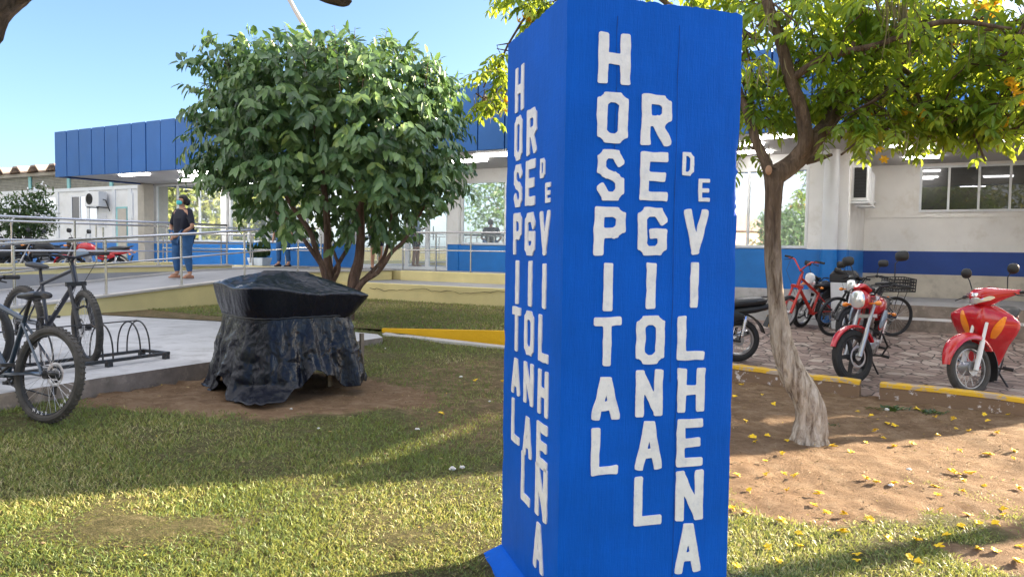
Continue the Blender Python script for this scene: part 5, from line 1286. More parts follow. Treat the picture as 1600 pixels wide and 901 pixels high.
# ------------------------------------------------------------------ motorcycles
def motorcycle(label, loc, heading, lean=0, steer=0, paint='redpaint', group=None, mirrors=True, name='motorcycle', plate=False, cast=True, scale=1.0, crash=True, grab=True, panel='redpaint', mup=0):
    rt_ = thing(name, label, 'motorcycle', loc, 0, group); rt_.rotation_euler = (lean, 0, heading); rt_.scale = (scale,)*3
    A = V((0, 0, .305)); Fx = V((1.30, 0, .305)); rake = R(26.5); hd = V((-math.sin(rake), 0, math.cos(rake))); H = V((.985, 0, .93)); SM = steerM(H, rake, steer)
    wheel(rt_, A, .305, .052, 'alu' if not cast else 'blackplastic', 28, cast=5 if cast else 0, hubr=.07 if not cast else .05, rimw=.04)
    wheel(rt_, Fx, .305, .047, 'blackplastic' if cast else 'alu', 28, SM, cast=5 if cast else 0, disc=.075 if cast else 0, hubr=.045, rimw=.035)
    q = MB()   # fork
    for s_ in (-1, 1):
        top = H+hd*.06+V((.03, s_*.09, 0)); bot = Fx+V((0, s_*.09, 0)); q.tube([bot, bot+(top-bot)*.45], .029, 12); q.tube([bot+(top-bot)*.44, top], .019, 12)
    q.box(H+V((.02, 0, .03)), (.06, .24, .035)); q.box(H+V((.07, 0, -.17)), (.07, .23, .04)); q.xf(SM).build('fork', M['alu'], rt_, world=False)
    q = MB(); rings = []   # front fender
    for k in range(15):
        a = R(20+k*9.5); d = V((math.cos(a), 0, math.sin(a))); tap = .6+.4*math.sin(PI*k/14)
        rings.append([Fx+d*(.335+.012*math.cos(PI*j/8))+V((0, .068*tap*math.cos(PI*j/8), 0))+d*(.022*math.sin(PI*j/8)) for j in range(9)]+[Fx+d*(.328)+V((0, .06*tap*math.cos(PI*j/8), 0)) for j in range(8, -1, -1)])
    q.loft(rings); q.xf(SM).build('front_fender', M[paint], rt_, world=False)
    # headlight
    q = MB(); hc = H+V((.17, 0, .02)); q.hull([(hc.x-.13, hc.z, .05, .06), (hc.x-.08, hc.z, .09, .09), (hc.x, hc.z, .105, .115), (hc.x+.03, hc.z, .10, .11)], 24, 2.6); q.hull([(hc.x-.1, hc.z+.1, .09, .03), (hc.x-.02, hc.z+.15, .085, .03), (hc.x+.04, hc.z+.13, .05, .012)], 16, 2.4)
    ho = q.xf(SM).build('headlight', M[paint if crash else 'blackplastic'], rt_, world=False)
    q = MB(); q.hull([(hc.x+.028, hc.z, .094, .103), (hc.x+.05, hc.z, .085, .095), (hc.x+.066, hc.z, .05, .06), (hc.x+.07, hc.z, .01, .01)], 24, 2.6); q.xf(SM).build('lens', M['lens'], ho, world=False)
    for s_ in (-1, 1):
        q = MB(); q.tube([hc+V((-.05, s_*.09, -.05)), hc+V((-.05, s_*.19, -.05))], .008, 6); q.ball(hc+V((-.03, s_*.22, -.05)), (.045, .035, .028), 12, 8); q.xf(SM).build('turn_signal', M['orange'], rt_, world=False)
    # handlebar
    q = MB(); hb = H+hd*.08+V((.02, 0, 0))
    q.tube([hb+V((-.17, -.37, .07)), hb+V((-.10, -.27, .10)), hb+V((-.01, -.12, .09)), hb+V((0, -.05, 0)), hb+V((0, .05, 0)), hb+V((-.01, .12, .09)), hb+V((-.10, .27, .10)), hb+V((-.17, .37, .07))], .012, 8)
    hbo = q.xf(SM).build('handlebar', M['darkmetal'], rt_, world=False)
    for s_ in (-1, 1):
        q = MB(); q.tube([hb+V((-.175, s_*.38, .068)), hb+V((-.11, s_*.285, .098))], .018, 10); q.tube([hb+V((-.08, s_*.26, .1)), hb+V((-.05, s_*.31, .08)), hb+V((-.1, s_*.39, .06))], .006, 6); q.ball(hb+V((-.08, s_*.25, .1)), (.03, .03, .025), 8, 6); q.xf(SM).build('grip', M['rubber'], hbo, world=False)
        if mirrors:
            q = MB(); q.tube([hb+V((-.08, s_*.25, .11)), hb+V((-.05, s_*.29, .22+mup)), hb+V((-.07, s_*.34, .27+mup))], .006, 6)
            q.hull([(-.018, 0, .05, .03), (-.012, 0, .082, .055), (.0, 0, .085, .058), (.016, 0, .06, .04), (.024, 0, .02, .015)], 16, 3.2, Matrix.Translation(hb+V((-.07, s_*.36, .30+mup))))
            mo = q.xf(SM).build('mirror', M['blackplastic'], hbo, world=False)
    q = MB(); q.ball(hb+V((.05, -.04, .06)), (.045, .045, .03), 14, 8); q.ball(hb+V((.05, .05, .06)), (.045, .045, .03), 14, 8); q.xf(SM).build('gauge', M['blackplastic'], hbo, world=False)
    # tank
    q = MB(); q.hull([(.46, .80, .08, .05), (.52, .83, .12, .09), (.62, .86, .15, .115), (.74, .875, .165, .125), (.84, .87, .15, .12), (.92, .85, .11, .10), (.965, .83, .06, .06)], 20, 2.5); to = q.build('tank', M[paint], rt_, world=False)
    q = MB(); q.disc((.72, 0, 1.0), (0, 0, 1), .035, .02); q.build('fuel_cap', M['chrome'], to, world=False)
    for s_ in (-1, 1):
        q = MB(); q.hull([(.62, .76, .02, .04), (.72, .77, .025, .08), (.84, .75, .03, .11), (.93, .72, .02, .08), (.98, .70, .01, .04)], 14, 2.2, Matrix.Translation((0, s_*.165, 0))); q.build('tank_shroud', M['bluegrey'] if paint == 'redpaint' else M['blackplastic'], rt_, world=False)
        q = MB(); q.hull([(-.02, .66, .015, .03), (.12, .66, .02, .08), (.3, .64, .03, .10), (.42, .62, .02, .05)], 14, 2.4, Matrix.Translation((0, s_*.12, 0))); q.build('side_panel', M[panel], rt_, world=False)
    q = MB(); q.hull([(-.36, .86, .06, .025), (-.30, .86, .105, .05), (-.12, .85, .125, .06), (.08, .83, .13, .06), (.2, .80, .125, .055), (.36, .79, .115, .05), (.48, .81, .085, .05), (.54, .84, .05, .035)], 18, 2.8); q.build('seat', M['seatblack'], rt_, world=False)
    q = MB(); q.hull([(-.44, .79, .04, .03), (-.36, .78, .09, .05), (-.2, .75, .11, .06), (.05, .72, .11, .06), (.2, .7, .09, .05)], 16, 2.4); q.build('tail', M[panel], rt_, world=False)
    if grab:
        q = MB(); q.tube([(-.2, -.12, .86), (-.38, -.12, .90), (-.45, -.06, .91), (-.45, .06, .91), (-.38, .12, .90), (-.2, .12, .86)], .011, 8); q.build('grab_rail', M['blackplastic'], rt_, world=False)
    q = MB(); q.ball((-.45, 0, .77), (.03, .06, .035), 12, 8); q.build('tail_light', M['taillens'], rt_, world=False)
    for s_ in (-1, 1): q = MB(); q.tube([(-.40, s_*.06, .72), (-.42, s_*.15, .72)], .008, 6); q.ball((-.42, s_*.17, .72), (.04, .03, .026), 12, 8); q.build('turn_signal', M['orange'], rt_, world=False)
    q = MB(); rings = []
    for k in range(9):
        a = R(75+k*11); d = V((math.cos(a), 0, math.sin(a))); rings.append([A+d*.37+V((0, .07*math.cos(PI*j/6), 0))+d*.02*math.sin(PI*j/6) for j in range(7)]+[A+d*.362+V((0, .06*math.cos(PI*j/6), 0)) for j in range(6, -1, -1)])
    q.loft(rings); q.prism([(-.38, -.07, .50), (-.38, .07, .50), (-.44, .06, .66), (-.44, -.06, .66)], (.01, 0, 0)); q.build('rear_fender', M['blackplastic'], rt_, world=False)
    if plate: q = MB(); q.box((-.455, 0, .56), (.012, .2, .17), Matrix.Rotation(R(14), 3, 'Y')); q.build('number_plate', M['yellowplate'], rt_, world=False, smooth=0)
    # frame, swingarm, engine
    q = MB(); q.tube([H, (.72, 0, .72), (.40, 0, .70), (-.2, 0, .74)], .022, 8); q.tube([H-hd*.1, (.86, 0, .50), (.80, 0, .30), (.45, 0, .26), (.36, 0, .45), (.34, 0, .70)], .020, 8)
    for s_ in (-1, 1): q.tube([(.38, s_*.09, .36), (0, s_*.10, .305)], .018, 8); q.tube([(.02, s_*.11, .33), (-.05, s_*.12, .70)], .012, 8); 
    q.build('frame', M['blackplastic'], rt_, world=False)
    for s_ in (-1, 1):
        q = MB(); q.tube([(0.0, s_*.125, .36), (-.05, s_*.125, .66)], .02, 8)
        for k in range(9): q.torus((-.004-.005*k, s_*.125, .40+.026*k), (-.16, 0, 1), .03, .0055, 14, 5)
        q.build('shock_absorber', M['chrome'], rt_, world=False)
    q = MB(); q.hull([(.38, .37, .10, .08), (.46, .38, .13, .11), (.62, .37, .13, .11), (.70, .36, .10, .08)], 18, 3.5); q.disc((.46, 0, .38), (0, 1, 0), .085, .31); q.disc((.62, 0, .36), (0, 1, 0), .075, .29)
    for k in range(8): q.box((.68+k*.006, 0, .49+k*.024), (.15, .15, .012), Matrix.Rotation(R(-14), 3, 'Y'))
    q.box((.70, 0, .57), (.09, .09, .22), Matrix.Rotation(R(-14), 3, 'Y')); q.box((.73, 0, .70), (.13, .13, .05)); q.build('engine', M['alu'], rt_, world=False, bevel=.004)
    q = MB(); q.tube([(.80, 0, .62), (.88, -.03, .5), (.80, -.10, .24), (.5, -.14, .22), (.25, -.15, .26)], .018, 10); q.tube([(.25, -.15, .26), (.2, -.15, .28), (-.2, -.16, .38), (-.3, -.16, .40)], [.03, .045, .05, .03], 14); q.build('exhaust', M['chrome'], rt_, world=False)
    for s_ in (-1, 1):
        q = MB(); q.tube([(.42, 0, .27), (.42, s_*.28, .27)], .009, 6); q.tube([(.42, s_*.19, .275), (.42, s_*.30, .275)], .018, 8); q.build('foot_peg', M['rubber'], rt_, world=False)
        q = MB(); q.tube([(.2, s_*.1, .34), (.2, s_*.22, .34)], .016, 8); q.build('passenger_peg', M['rubber'], rt_, world=False)
    q = MB(); q.tube([(.48, .08, .26), (.40, .24, .02)], .011, 8); q.disc((.40, .24, .012), (0, 0, 1), .03, .012); q.build('side_stand', M['darkmetal'], rt_, world=False)
    if crash:
        q = MB(); q.tube([(.84, 0, .62), (.86, -.2, .58), (.80, -.28, .45), (.76, -.24, .32), (.76, 0, .27), (.76, .24, .32), (.80, .28, .45), (.86, .2, .58), (.84, 0, .62)], .013, 8); q.build('crash_bar', M['blackplastic'], rt_, world=False)
    q = MB()
    for s_ in (-1, 1): q.tube([hb+V((-.06, s_*.2, .1)), hb+V((.10, s_*.12, .08)), H+V((.12, s_*.05, -.1)), (.85, s_*.03, .7)], .004, 5)
    q.build('cable', M['rubber'], rt_, world=False)
    return rt_
def place(px, py, Yd): p = W(px, py, Yd); p.z = gz(p.x, p.y)+.037; return p
# main red one: front axle at pixel (1321,566)
def anchor_front(px, Yd, heading, wb): 
    f = W(px, 560, Yd); x = f.x-wb*math.cos(heading); y = f.y-wb*math.sin(heading); return V((x, y, min(gz(x, y), gz(f.x, f.y)+.0)+.037))
hdg = R(238); l_ = anchor_front(1324, 9.2, hdg, 1.38)
m1 = motorcycle('red motorcycle with clear round headlamp, leaning on its side stand behind the left kerb', l_, hdg, R(-11), R(-36), 'redpaint', scale=1.08, mup=.12)
m1.rotation_euler = (R(-11), R(0), hdg)
# black one behind the pillar
hdg = R(184); rw_ = W(1152, 535, 10.5)
m2 = motorcycle('black motorcycle with spoked wheel and yellow plate, tail beside the pillar', V((rw_.x, rw_.y, gz(rw_.x, rw_.y)+.037)), hdg, R(-4), 0, 'blackplastic', plate=True, cast=False, crash=False, panel='blackplastic')
# dark one behind the red bicycle
m3 = motorcycle('black motorcycle standing between the red motorcycle and the blue wall', anchor_front(1310, 12.0, R(232), 1.3), R(232), R(-6), R(-20), 'blackplastic', crash=False, panel='blackplastic')
m3.location.x += .1
# trail bike with brown fender
m4 = motorcycle('trail motorcycle with brown front fender, white headlamp cowl and yellow rim', anchor_front(1238, 13.6, R(205), 1.3), R(205), R(-6), R(10), 'blackplastic', cast=False, crash=False, panel='redpaint', scale=.86)
q = MB(); q.hull([(1.05, .93, .05, .012), (1.2, .95, .065, .014), (1.4, .93, .06, .014), (1.62, .88, .035, .01)], 14, 2.2); q.build('high_fender', M['brownplastic'], m4, world=False)
q = MB(); q.hull([(1.10, 1.03, .07, .05), (1.18, 1.05, .11, .12), (1.24, 1.04, .10, .12), (1.27, 1.03, .07, .08)], 16, 2.6); q.build('headlight_cowl', M['white_plastic'], m4, world=False)
# small red bicycle
fb = W(1259, 490, 13.2); hb_ = R(222); Rb = .255; Lb = 1.08*Rb/.34
bd = bicycle('small red bicycle with white tag card in front of the blue wall', V((fb.x-Lb*math.cos(hb_), fb.y-Lb*math.sin(hb_), gz(fb.x, fb.y)+.04)), R(205), R(-5), R(12), 'redframe', .255, .028, bmx=True)
bd.scale = (1.25, 1.25, 1.18)
q = MB(); q.box((.40, -.045, .50), (.13, .006, .17)); q.build('tag_card', M['white_plastic'], bd, world=False, smooth=0)
q = MB(); q.box((.40, -.045, .40), (.13, .0065, .035)); q.build('card_strip', M['cyan'], bd, world=False, smooth=0)
# bicycle with crate
br = W(1394, 510, 12.6)
be = bicycle('dark bicycle carrying a black crate over its rear wheel beside the porch step', V((br.x, br.y, gz(br.x, br.y)+.04)), R(188), R(-6), R(10), 'blackpaint', .335, .024, crate=True)
# white bin by the downpipe
bc = W(1318, 470, 13.6); bc.z = gz(bc.x, bc.y)+.03
bn = thing('waste_bin', 'white bin with black lid beside the downpipe', 'bin', bc)
Mr = Matrix.Rotation(FROT, 3, 'Z')
def brect(w_, d_, z): return [bc+Mr @ V((a*w_/2, b_*d_/2, 0))+V((0, 0, z)) for a, b_ in ((-1, -1), (1, -1), (1, 1), (-1, 1))]
q = MB(); q.loft([brect(.34, .32, .0), brect(.42, .40, .85)]); q.build('bin_body', M['white_plastic'], bn, smooth=0, bevel=.02)
q = MB(); q.loft([brect(.45, .43, .85), brect(.45, .43, .98), brect(.34, .3, 1.06)]); q.build('lid', M['blackplastic'], bn, smooth=0, bevel=.02)

# ---- red step-through scooter
def scooter(label, loc, heading, lean, steer):
    rt_ = thing('motor_scooter', label, 'scooter', loc); rt_.rotation_euler = (lean, 0, heading)
    A = V((0, 0, .285)); Fx = V((1.22, 0, .285)); rake = R(26); hd = V((-math.sin(rake), 0, math.cos(rake))); H = V((.96, 0, .86)); SM = steerM(H, rake, steer)
    wheel(rt_, A, .285, .042, 'rimmetal', 28, hubr=.06, rimw=.035); wheel(rt_, Fx, .285, .042, 'rimmetal', 28, SM, tyre='rubber_dusty', hubr=.07, rimw=.024)
    q = MB(); q.disc(Fx+V((0, -.01, 0)), (0, 1, 0), .075, .10); q.disc(Fx+V((0, -.07, 0)), (0, 1, 0), .055, .03)
    for k in range(10): a = k*PI/5; q.tube([Fx+V((math.cos(a)*.02, -.088, math.sin(a)*.02)), Fx+V((math.cos(a)*.07, -.075, math.sin(a)*.07))], .006, 4)
    q.xf(SM).build('drum_brake', M['alu'], rt_, world=False)
    q = MB()
    for s_ in (-1, 1):
        b0 = Fx+V((.0, s_*.085, 0)); tp = H-hd*.12+V((0, s_*.075, 0)); q.tube([b0+V((.01, 0, -.02)), b0+(tp-b0)*.35, b0+(tp-b0)*.62], [.024, .027, .024], 10); q.tube([b0+(tp-b0)*.6, tp], .016, 8)
    q.xf(SM).build('fork', M['white_plastic'], rt_, world=False)
    q = MB(); rings = []
    for k in range(17):
        a = R(10+k*8.6); d = V((math.cos(a), 0, math.sin(a))); tap = (.45+.55*min(1, k/5))*(1 if k < 13 else 1-(k-13)*.08)
        rings.append([Fx+d*(.312)+V((0, .088*tap*math.cos(PI*j/10), 0))+d*(.065*tap*math.sin(PI*j/10)) for j in range(11)]+[Fx+d*.30+V((0, .078*tap*math.cos(PI*j/10), 0))+d*(.05*tap*math.sin(PI*j/10)) for j in range(10, -1, -1)])
    q.loft(rings); q.xf(SM).build('front_fender', M['redpaint'], rt_, world=False)
    q = MB(); rings = []     # mudguard behind
    for k in range(6): a = R(150+k*11); d = V((math.cos(a), 0, math.sin(a))); rings.append([Fx+d*.33+V((0, y, 0)) for y in (-.07, 0, .07)]+[Fx+d*.322+V((0, y, 0)) for y in (.07, 0, -.07)])
    q.loft(rings); q.xf(SM).build('mud_flap', M['blackplastic'], rt_, world=False)
    # leg shield: horizontal sections from low to high
    rings = []; NSEC = 16
    secs = [(.22,.70,.12,.06),(.30,.74,.16,.08),(.40,.80,.19,.11),(.50,.86,.22,.13),(.58,.93,.26,.14),(.66,.985,.30,.15),(.74,1.02,.325,.15),(.80,1.03,.32,.135),(.86,1.02,.25,.11),(.91,1.0,.16,.08),(.94,.98,.08,.05)]
    for z, xf_, hw, dep in secs:
        ring_ = []
        for j in range(25):
            u = -1+2*j/24; y = u*hw; x = xf_-dep*abs(u)**1.7*1.25+.025*math.exp(-(u*4.5)**2)*(1 if z > .5 else .3); ring_.append(V((x, y, z)))
        for j in range(24, -1, -1):
            u = -1+2*j/24; ring_.append(V((xf_-.05-dep*abs(u)**1.7*1.2-(.03 if z > .5 else .06), u*hw*.97, z)))
        rings.append(ring_)
    q = MB(); q.loft(rings); q.build('leg_shield', M['redpaint'], rt_, world=False, smooth=60)
    for s_ in (-1, 1):
        q = MB(); rings = []
        for k in range(7):
            f = k/6; z = .60+.25*f; cy = s_*(.115+.085*f+.0*f); wd = .012+.028*math.sin(PI*min(1, f*.9+.1))
            xx = []
            for yy in (cy-wd, cy+wd):
                # surface of shield at z,y
                for (za, xa, ha, da), (zb2, xb, hb2, db) in zip(secs[:-1], secs[1:]):
                    if za <= z <= zb2:
                        t = (z-za)/(zb2-za); xs2 = xa+(xb-xa)*t; hw = ha+(hb2-ha)*t; dp2 = da+(db-da)*t; u = max(-1, min(1, yy/hw)); xx.append(V((xs2-dp2*abs(u)**1.7*1.25, yy, z))); break
            a, b_ = xx; m_ = (a+b_)/2; rings.append([a-V((.01, 0, 0)), a+V((.008, 0, 0)), m_+V((.018, 0, 0)), b_+V((.008, 0, 0)), b_-V((.01, 0, 0))])
        q.loft(rings); q.build('turn_signal', M['orange'], rt_, world=False)
    # lower inner fairing and body
    q = MB(); q.hull([(.72, .34, .07, .12), (.62, .33, .10, .10), (.5, .34, .11, .08), (.35, .36, .11, .08)], 16, 3); q.hull([(.70, .38, .05, .06), (.56, .46, .06, .05), (.42, .56, .07, .06), (.3, .62, .08, .07)], 14, 2.5); q.build('centre_tunnel', M['redpaint'], rt_, world=False)
    q = MB(); q.hull([(.40, .56, .08, .10), (.28, .60, .125, .13), (.05, .64, .14, .12), (-.2, .69, .13, .10), (-.4, .74, .09, .07), (-.5, .77, .04, .04)], 18, 2.6); q.build('body', M['redpaint'], rt_, world=False)
    q = MB(); q.hull([(-.42, .83, .06, .02), (-.34, .825, .11, .045), (-.1, .80, .13, .05), (.1, .765, .13, .05), (.28, .74, .11, .045), (.40, .73, .06, .03)], 18, 2.8); q.build('seat', M['seatblack'], rt_, world=False)
    q = MB(); q.hull([(.25, .30, .09, .07), (.38, .31, .12, .10), (.52, .31, .12, .10), (.64, .31, .08, .07)], 16, 3.5); q.build('engine', M['alu'], rt_, world=False)
    q = MB(); q.tube([(.55, -.1, .22), (.3, -.14, .2), (.1, -.15, .24), (-.3, -.16, .30)], [.018, .02, .045, .045], 12); q.build('exhaust', M['darkmetal'], rt_, world=False)
    q = MB(); q.tube([(.35, .08, .22), (.30, .22, .02)], .011, 8); q.build('side_stand', M['darkmetal'], rt_, world=False)
    for s_ in (-1, 1): q = MB(); q.tube([(.52, s_*.05, .24), (.52, s_*.28, .25)], .01, 6); q.tube([(.52, s_*.18, .255), (.52, s_*.28, .255)], .02, 8); q.build('foot_peg', M['rubber'], rt_, world=False)
    # handlebar cowl with headlight
    hb = H+hd*.17+V((.02, 0, 0))
    q = MB(); q.tube([H-hd*.05, hb], .05, 14)
    rings = []
    for k in range(21):
        u = -1+2*k/20; y = u*.30; c = 1-abs(u); hh = .025+.075*min(1, c*1.25)**1.3; dx = .03+.12*min(1, c*1.3)**1.2; xc = -.13*abs(u)**1.5+.02; zc = .035*abs(u)+.01
        rings.append([hb+V((xc+dx*math.cos(a)*(1 if math.cos(a) > 0 else .55), y, zc+hh*math.sin(a))) for a in [2*PI*j/16 for j in range(16)]])
    q.loft(rings); cow = q.xf(SM).build('handlebar_cowl', M['redpaint'], rt_, world=False, smooth=60)
    q = MB(); rings = []
    for k in range(11):
        u = -1+2*k/10; c = 1-abs(u)*.62; hh = .058*c**.5*(1 if abs(u) < .99 else .6); xs2 = .158-.10*abs(u)**1.8
        rings.append([hb+V((xs2+.012*math.cos(a), u*.150, -.004+hh*math.sin(a)+.018*abs(u))) for a in [2*PI*j/12 for j in range(12)]])
    q.loft(rings); q.xf(SM).build('headlight', M['lens'], cow, world=False)
    for s_ in (-1, 1):
        q = MB(); q.tube([hb+V((-.10, s_*.27, .04)), hb+V((-.14, s_*.38, .03))], .018, 10); q.tube([hb+V((-.06, s_*.27, .03)), hb+V((-.02, s_*.33, .01)), hb+V((-.06, s_*.42, -.005))], .007, 6); q.xf(SM).build('grip', M['blackplastic'], rt_, world=False)
        q = MB(); q.tube([hb+V((-.06, s_*.2, .08)), hb+V((-.05, s_*.22, .2)), hb+V((-.06, s_*.25, .245))], .006, 8); q.hull([(-.016, 0, .04, .035), (-.01, 0, .062, .055), (0, 0, .064, .057), (.02, 0, .05, .045), (.032, 0, .015, .015)], 18, 2.2, Matrix.Translation(hb+V((-.07, s_*.27, .285)))); q.xf(SM).build('mirror', M['blackplastic'], rt_, world=False)
    q = MB(); q.ball((.985, -.10, .50), (.016, .02, .02), 10, 6); q.build('reflector', M['orange'], rt_, world=False)
    return rt_
hdg = R(226); l_ = anchor_front(1508, 8.6, hdg, 1.34)
sct = scooter('glossy red step-through scooter with orange turn signals at the right edge', l_, hdg, R(-6), R(-30)); sct.scale = (1.1, 1.1, 1.1)

# ---- far row behind the ramp
grp = 'motorcycles parked in front of the annex'
row = [(183, 20.5, R(188), 'redpaint', 'red motorcycle at the right end of the far row before the annex'), (118, 20.8, R(200), 'blackplastic', 'black motorcycle second from the right in the far row'), (74, 21.2, R(195), 'blackplastic', 'black motorcycle in the middle of the far row behind the railing'), (20, 20.5, R(205), 'blackplastic', 'black motorcycle at the left end of the far row')]
protos = {}
for px, Yd, hg, pt, lb_ in row:
    p = W(px, 410, Yd); p.z = EYE-.98+.004
    if pt not in protos:
        o = motorcycle(lb_, p, hg, R(-8), R(-20), pt, grp, cast=False, crash=False, panel=pt); protos[pt] = o
    else:
        o = copy_tree(protos[pt]); o['label'] = lb_
    o.location = p; o.rotation_euler = (R(-8), 0, hg); o['group'] = grp

# ------------------------------------------------------------------ people
def skin(name, J, Eg, mat, parent, root='pelvis', sub=2):
    ks = list(J); me = bpy.data.meshes.new(name); me.from_pydata([J[k][0] for k in ks], [(ks.index(a), ks.index(b_)) for a, b_ in Eg], [])
    o = bpy.data.objects.new(name, me); COL.objects.link(o); o.parent = parent
    md = o.modifiers.new('skin', 'SKIN'); md.use_smooth_shade = True
    if not me.skin_vertices: me.skin_vertices.new() if hasattr(me.skin_vertices, 'new') else None
    for i, k in enumerate(ks):
        r_ = J[k][1]; me.skin_vertices[0].data[i].radius = (r_, r_) if not hasattr(r_, '__len__') else r_
        me.skin_vertices[0].data[i].use_root = (k == root)
    sb = o.modifiers.new('sub', 'SUBSURF'); sb.levels = sub; sb.render_levels = sub
    me.materials.append(mat); return o
def person(label, loc, heading, H=1.62, pose='hands', top='darkcloth', legs='denim', sleeve=.55, shoes='tan', shorts=False, mask=False, wide=1.12, hairlong=True, headturn=0):
    rt_ = thing('person', label, 'person', loc, heading); s_ = H/1.7; w_ = wide
    # local: facing +x, left = +y
    Pz = lambda x, y, z: V((x*s_, y*s_, z*s_))
    hands = {'hands': ((.20, -.05, .87), (.20, .05, .85)), 'down': ((.05, -.27*w_, .78), (.05, .27*w_, .78)), 'phone': ((.26, -.08, 1.12), (.08, .25*w_, .80))}[pose]
    elb = {'hands': ((.02, -.29*w_, 1.06), (.02, .29*w_, 1.06)), 'down': ((-.02, -.26*w_, 1.08), (-.02, .26*w_, 1.08)), 'phone': ((.05, -.27*w_, 1.06), (-.02, .26*w_, 1.08))}[pose]
    J = {'pelvis': (Pz(0, 0, .92), .12*s_*w_), 'waist': (Pz(0, 0, 1.06), .115*s_*w_), 'chest': (Pz(.0, 0, 1.27), .125*s_*w_), 'neckb': (Pz(-.01, 0, 1.42), .065*s_), 'neck': (Pz(.0, 0, 1.48), .05*s_), 'jaw': (Pz(.025, 0, 1.54), .062*s_), 'head': (Pz(.01, 0, 1.60), .085*s_), 'crown': (Pz(0, 0, 1.655), .06*s_)}
    Eg = [('pelvis', 'waist'), ('waist', 'chest'), ('chest', 'neckb'), ('neckb', 'neck'), ('neck', 'jaw'), ('jaw', 'head'), ('head', 'crown')]
    for i, q in ((0, -1), (1, 1)):
        t = 'r' if i == 0 else 'l'; st = (.05, -.04)[i]
        J['sh'+t] = (Pz(-.01, q*.17*w_, 1.38), .06*s_); J['el'+t] = (Pz(*elb[i]), .042*s_); J['wr'+t] = (Pz(*hands[i]), .028*s_)
        hv = (V(hands[i])-V(elb[i])).normalized(); hp = V(hands[i])+hv*.06; J['ha'+t] = (Pz(*hp), (.038*s_, .02*s_))
        Eg += [('chest', 'sh'+t), ('sh'+t, 'el'+t), ('el'+t, 'wr'+t), ('wr'+t, 'ha'+t)]
        for f in range(4):
            fp = hp+hv*.07*(1-.12*abs(f-1.4))+V((0, 0, (f-1.5)*-.02)); J['f%d%s' % (f, t)] = (Pz(*fp), .009*s_); Eg.append(('ha'+t, 'f%d%s' % (f, t)))
        th = hp+hv*.01+V((.01, -q*.035, .02)); J['th'+t] = (Pz(*th), .011*s_); Eg.append(('wr'+t, 'th'+t))
        J['hip'+t] = (Pz(0, q*.095*w_, .86), .095*s_*w_); J['kn'+t] = (Pz(.02+st*.6, q*.11*w_, .49), .062*s_*w_); J['an'+t] = (Pz(-.02+st, q*.12*w_, .09), .042*s_); J['toe'+t] = (Pz(.12+st, q*.14*w_, .035), .034*s_)
        Eg += [('pelvis', 'hip'+t), ('hip'+t, 'kn'+t), ('kn'+t, 'an'+t), ('an'+t, 'toe'+t)]
    body = skin('body', J, Eg, M['skin'], rt_)
    # top
    g = .018*s_; JT = {}
    for k in ('waist', 'chest', 'neckb'): JT[k] = (J[k][0]+V((.012 if k == 'chest' else 0, 0, 0)), J[k][1]+g+(.028 if k == 'chest' else .02 if k == 'neckb' else .008))
    JT['hem'] = (Pz(0, 0, .86), .15*s_*w_); ET = [('hem', 'waist'), ('waist', 'chest'), ('chest', 'neckb')]
    for t in 'rl':
        JT['sh'+t] = (J['sh'+t][0], .078*s_); e = J['sh'+t][0].lerp(J['el'+t][0], min(1, sleeve*1.6)); JT['e'+t] = (e, .062*s_); ET += [('chest', 'sh'+t), ('sh'+t, 'e'+t)]
    skin('shirt', JT, ET, M[top], rt_, 'waist')
    JL = {'pelvis': (J['pelvis'][0], .135*s_*w_)}; EL = []
    for t in 'rl':
        JL['hip'+t] = (J['hip'+t][0], .112*s_*w_); 
        if shorts: JL['kn'+t] = (J['hip'+t][0].lerp(J['kn'+t][0], .8), .095*s_); EL += [('pelvis', 'hip'+t), ('hip'+t, 'kn'+t)]
        else: JL['kn'+t] = (J['kn'+t][0], .078*s_*w_); JL['an'+t] = (J['an'+t][0]+V((0, 0, .03)), .055*s_); EL += [('pelvis', 'hip'+t), ('hip'+t, 'kn'+t), ('kn'+t, 'an'+t)]
    skin('trousers', JL, EL, M[legs], rt_)
    for t in 'rl':
        q = MB(); a = J['an'+t][0]; q.hull([(-.07*s_, .03*s_, .03*s_, .028*s_), (-.03*s_, .038*s_, .04*s_, .036*s_), (.06*s_, .032*s_, .042*s_, .03*s_), (.14*s_, .026*s_, .045*s_, .024*s_), (.185*s_, .02*s_, .025*s_, .014*s_)], 14, 2.5, Matrix.Translation((a.x, a.y, 0))); q.build('shoe', M[shoes], rt_, world=False)
    hc = Pz(-.01, 0, 1.605); q = MB(); q.ball(hc+Pz(-.012, 0, .012), (.105*s_, .095*s_, .112*s_), 18, 12)
    if hairlong: q.ball(hc+Pz(-.105, 0, -.03), (.06*s_, .06*s_, .07*s_), 12, 8)
    # carve the face side by pushing front lower vertices back
    for v_ in q.v:
        if v_.x > hc.x+.03*s_ and v_.z < hc.z+.05*s_: v_.x = hc.x+.03*s_
    q.build('hair', M['hair'], rt_, world=False)
    q = MB()
    for y in (-.032, .032): q.ball(Pz(.092, y, 1.612), (.008*s_, .013*s_, .007*s_), 8, 6)
    q.build('eyes', M['hair'], body, world=False)
    if mask:
        q = MB(); q.hull([(.055*s_, 1.555*s_, .078*s_, .04*s_), (.085*s_, 1.558*s_, .066*s_, .048*s_), (.112*s_, 1.56*s_, .038*s_, .04*s_), (.122*s_, 1.562*s_, .012*s_, .02*s_)], 16, 2.5); q.build('face_mask', M['mask'], rt_, world=False)
    else:
        q = MB(); q.ball(Pz(.10, 0, 1.585), (.016*s_, .012*s_, .02*s_), 8, 6); q.build('nose', M['skin'], body, world=False)
    return rt_
p = W(286, 437, 15.3); r_t = (p-F0).dot(FN); p.z = EYE+zr(r_t)
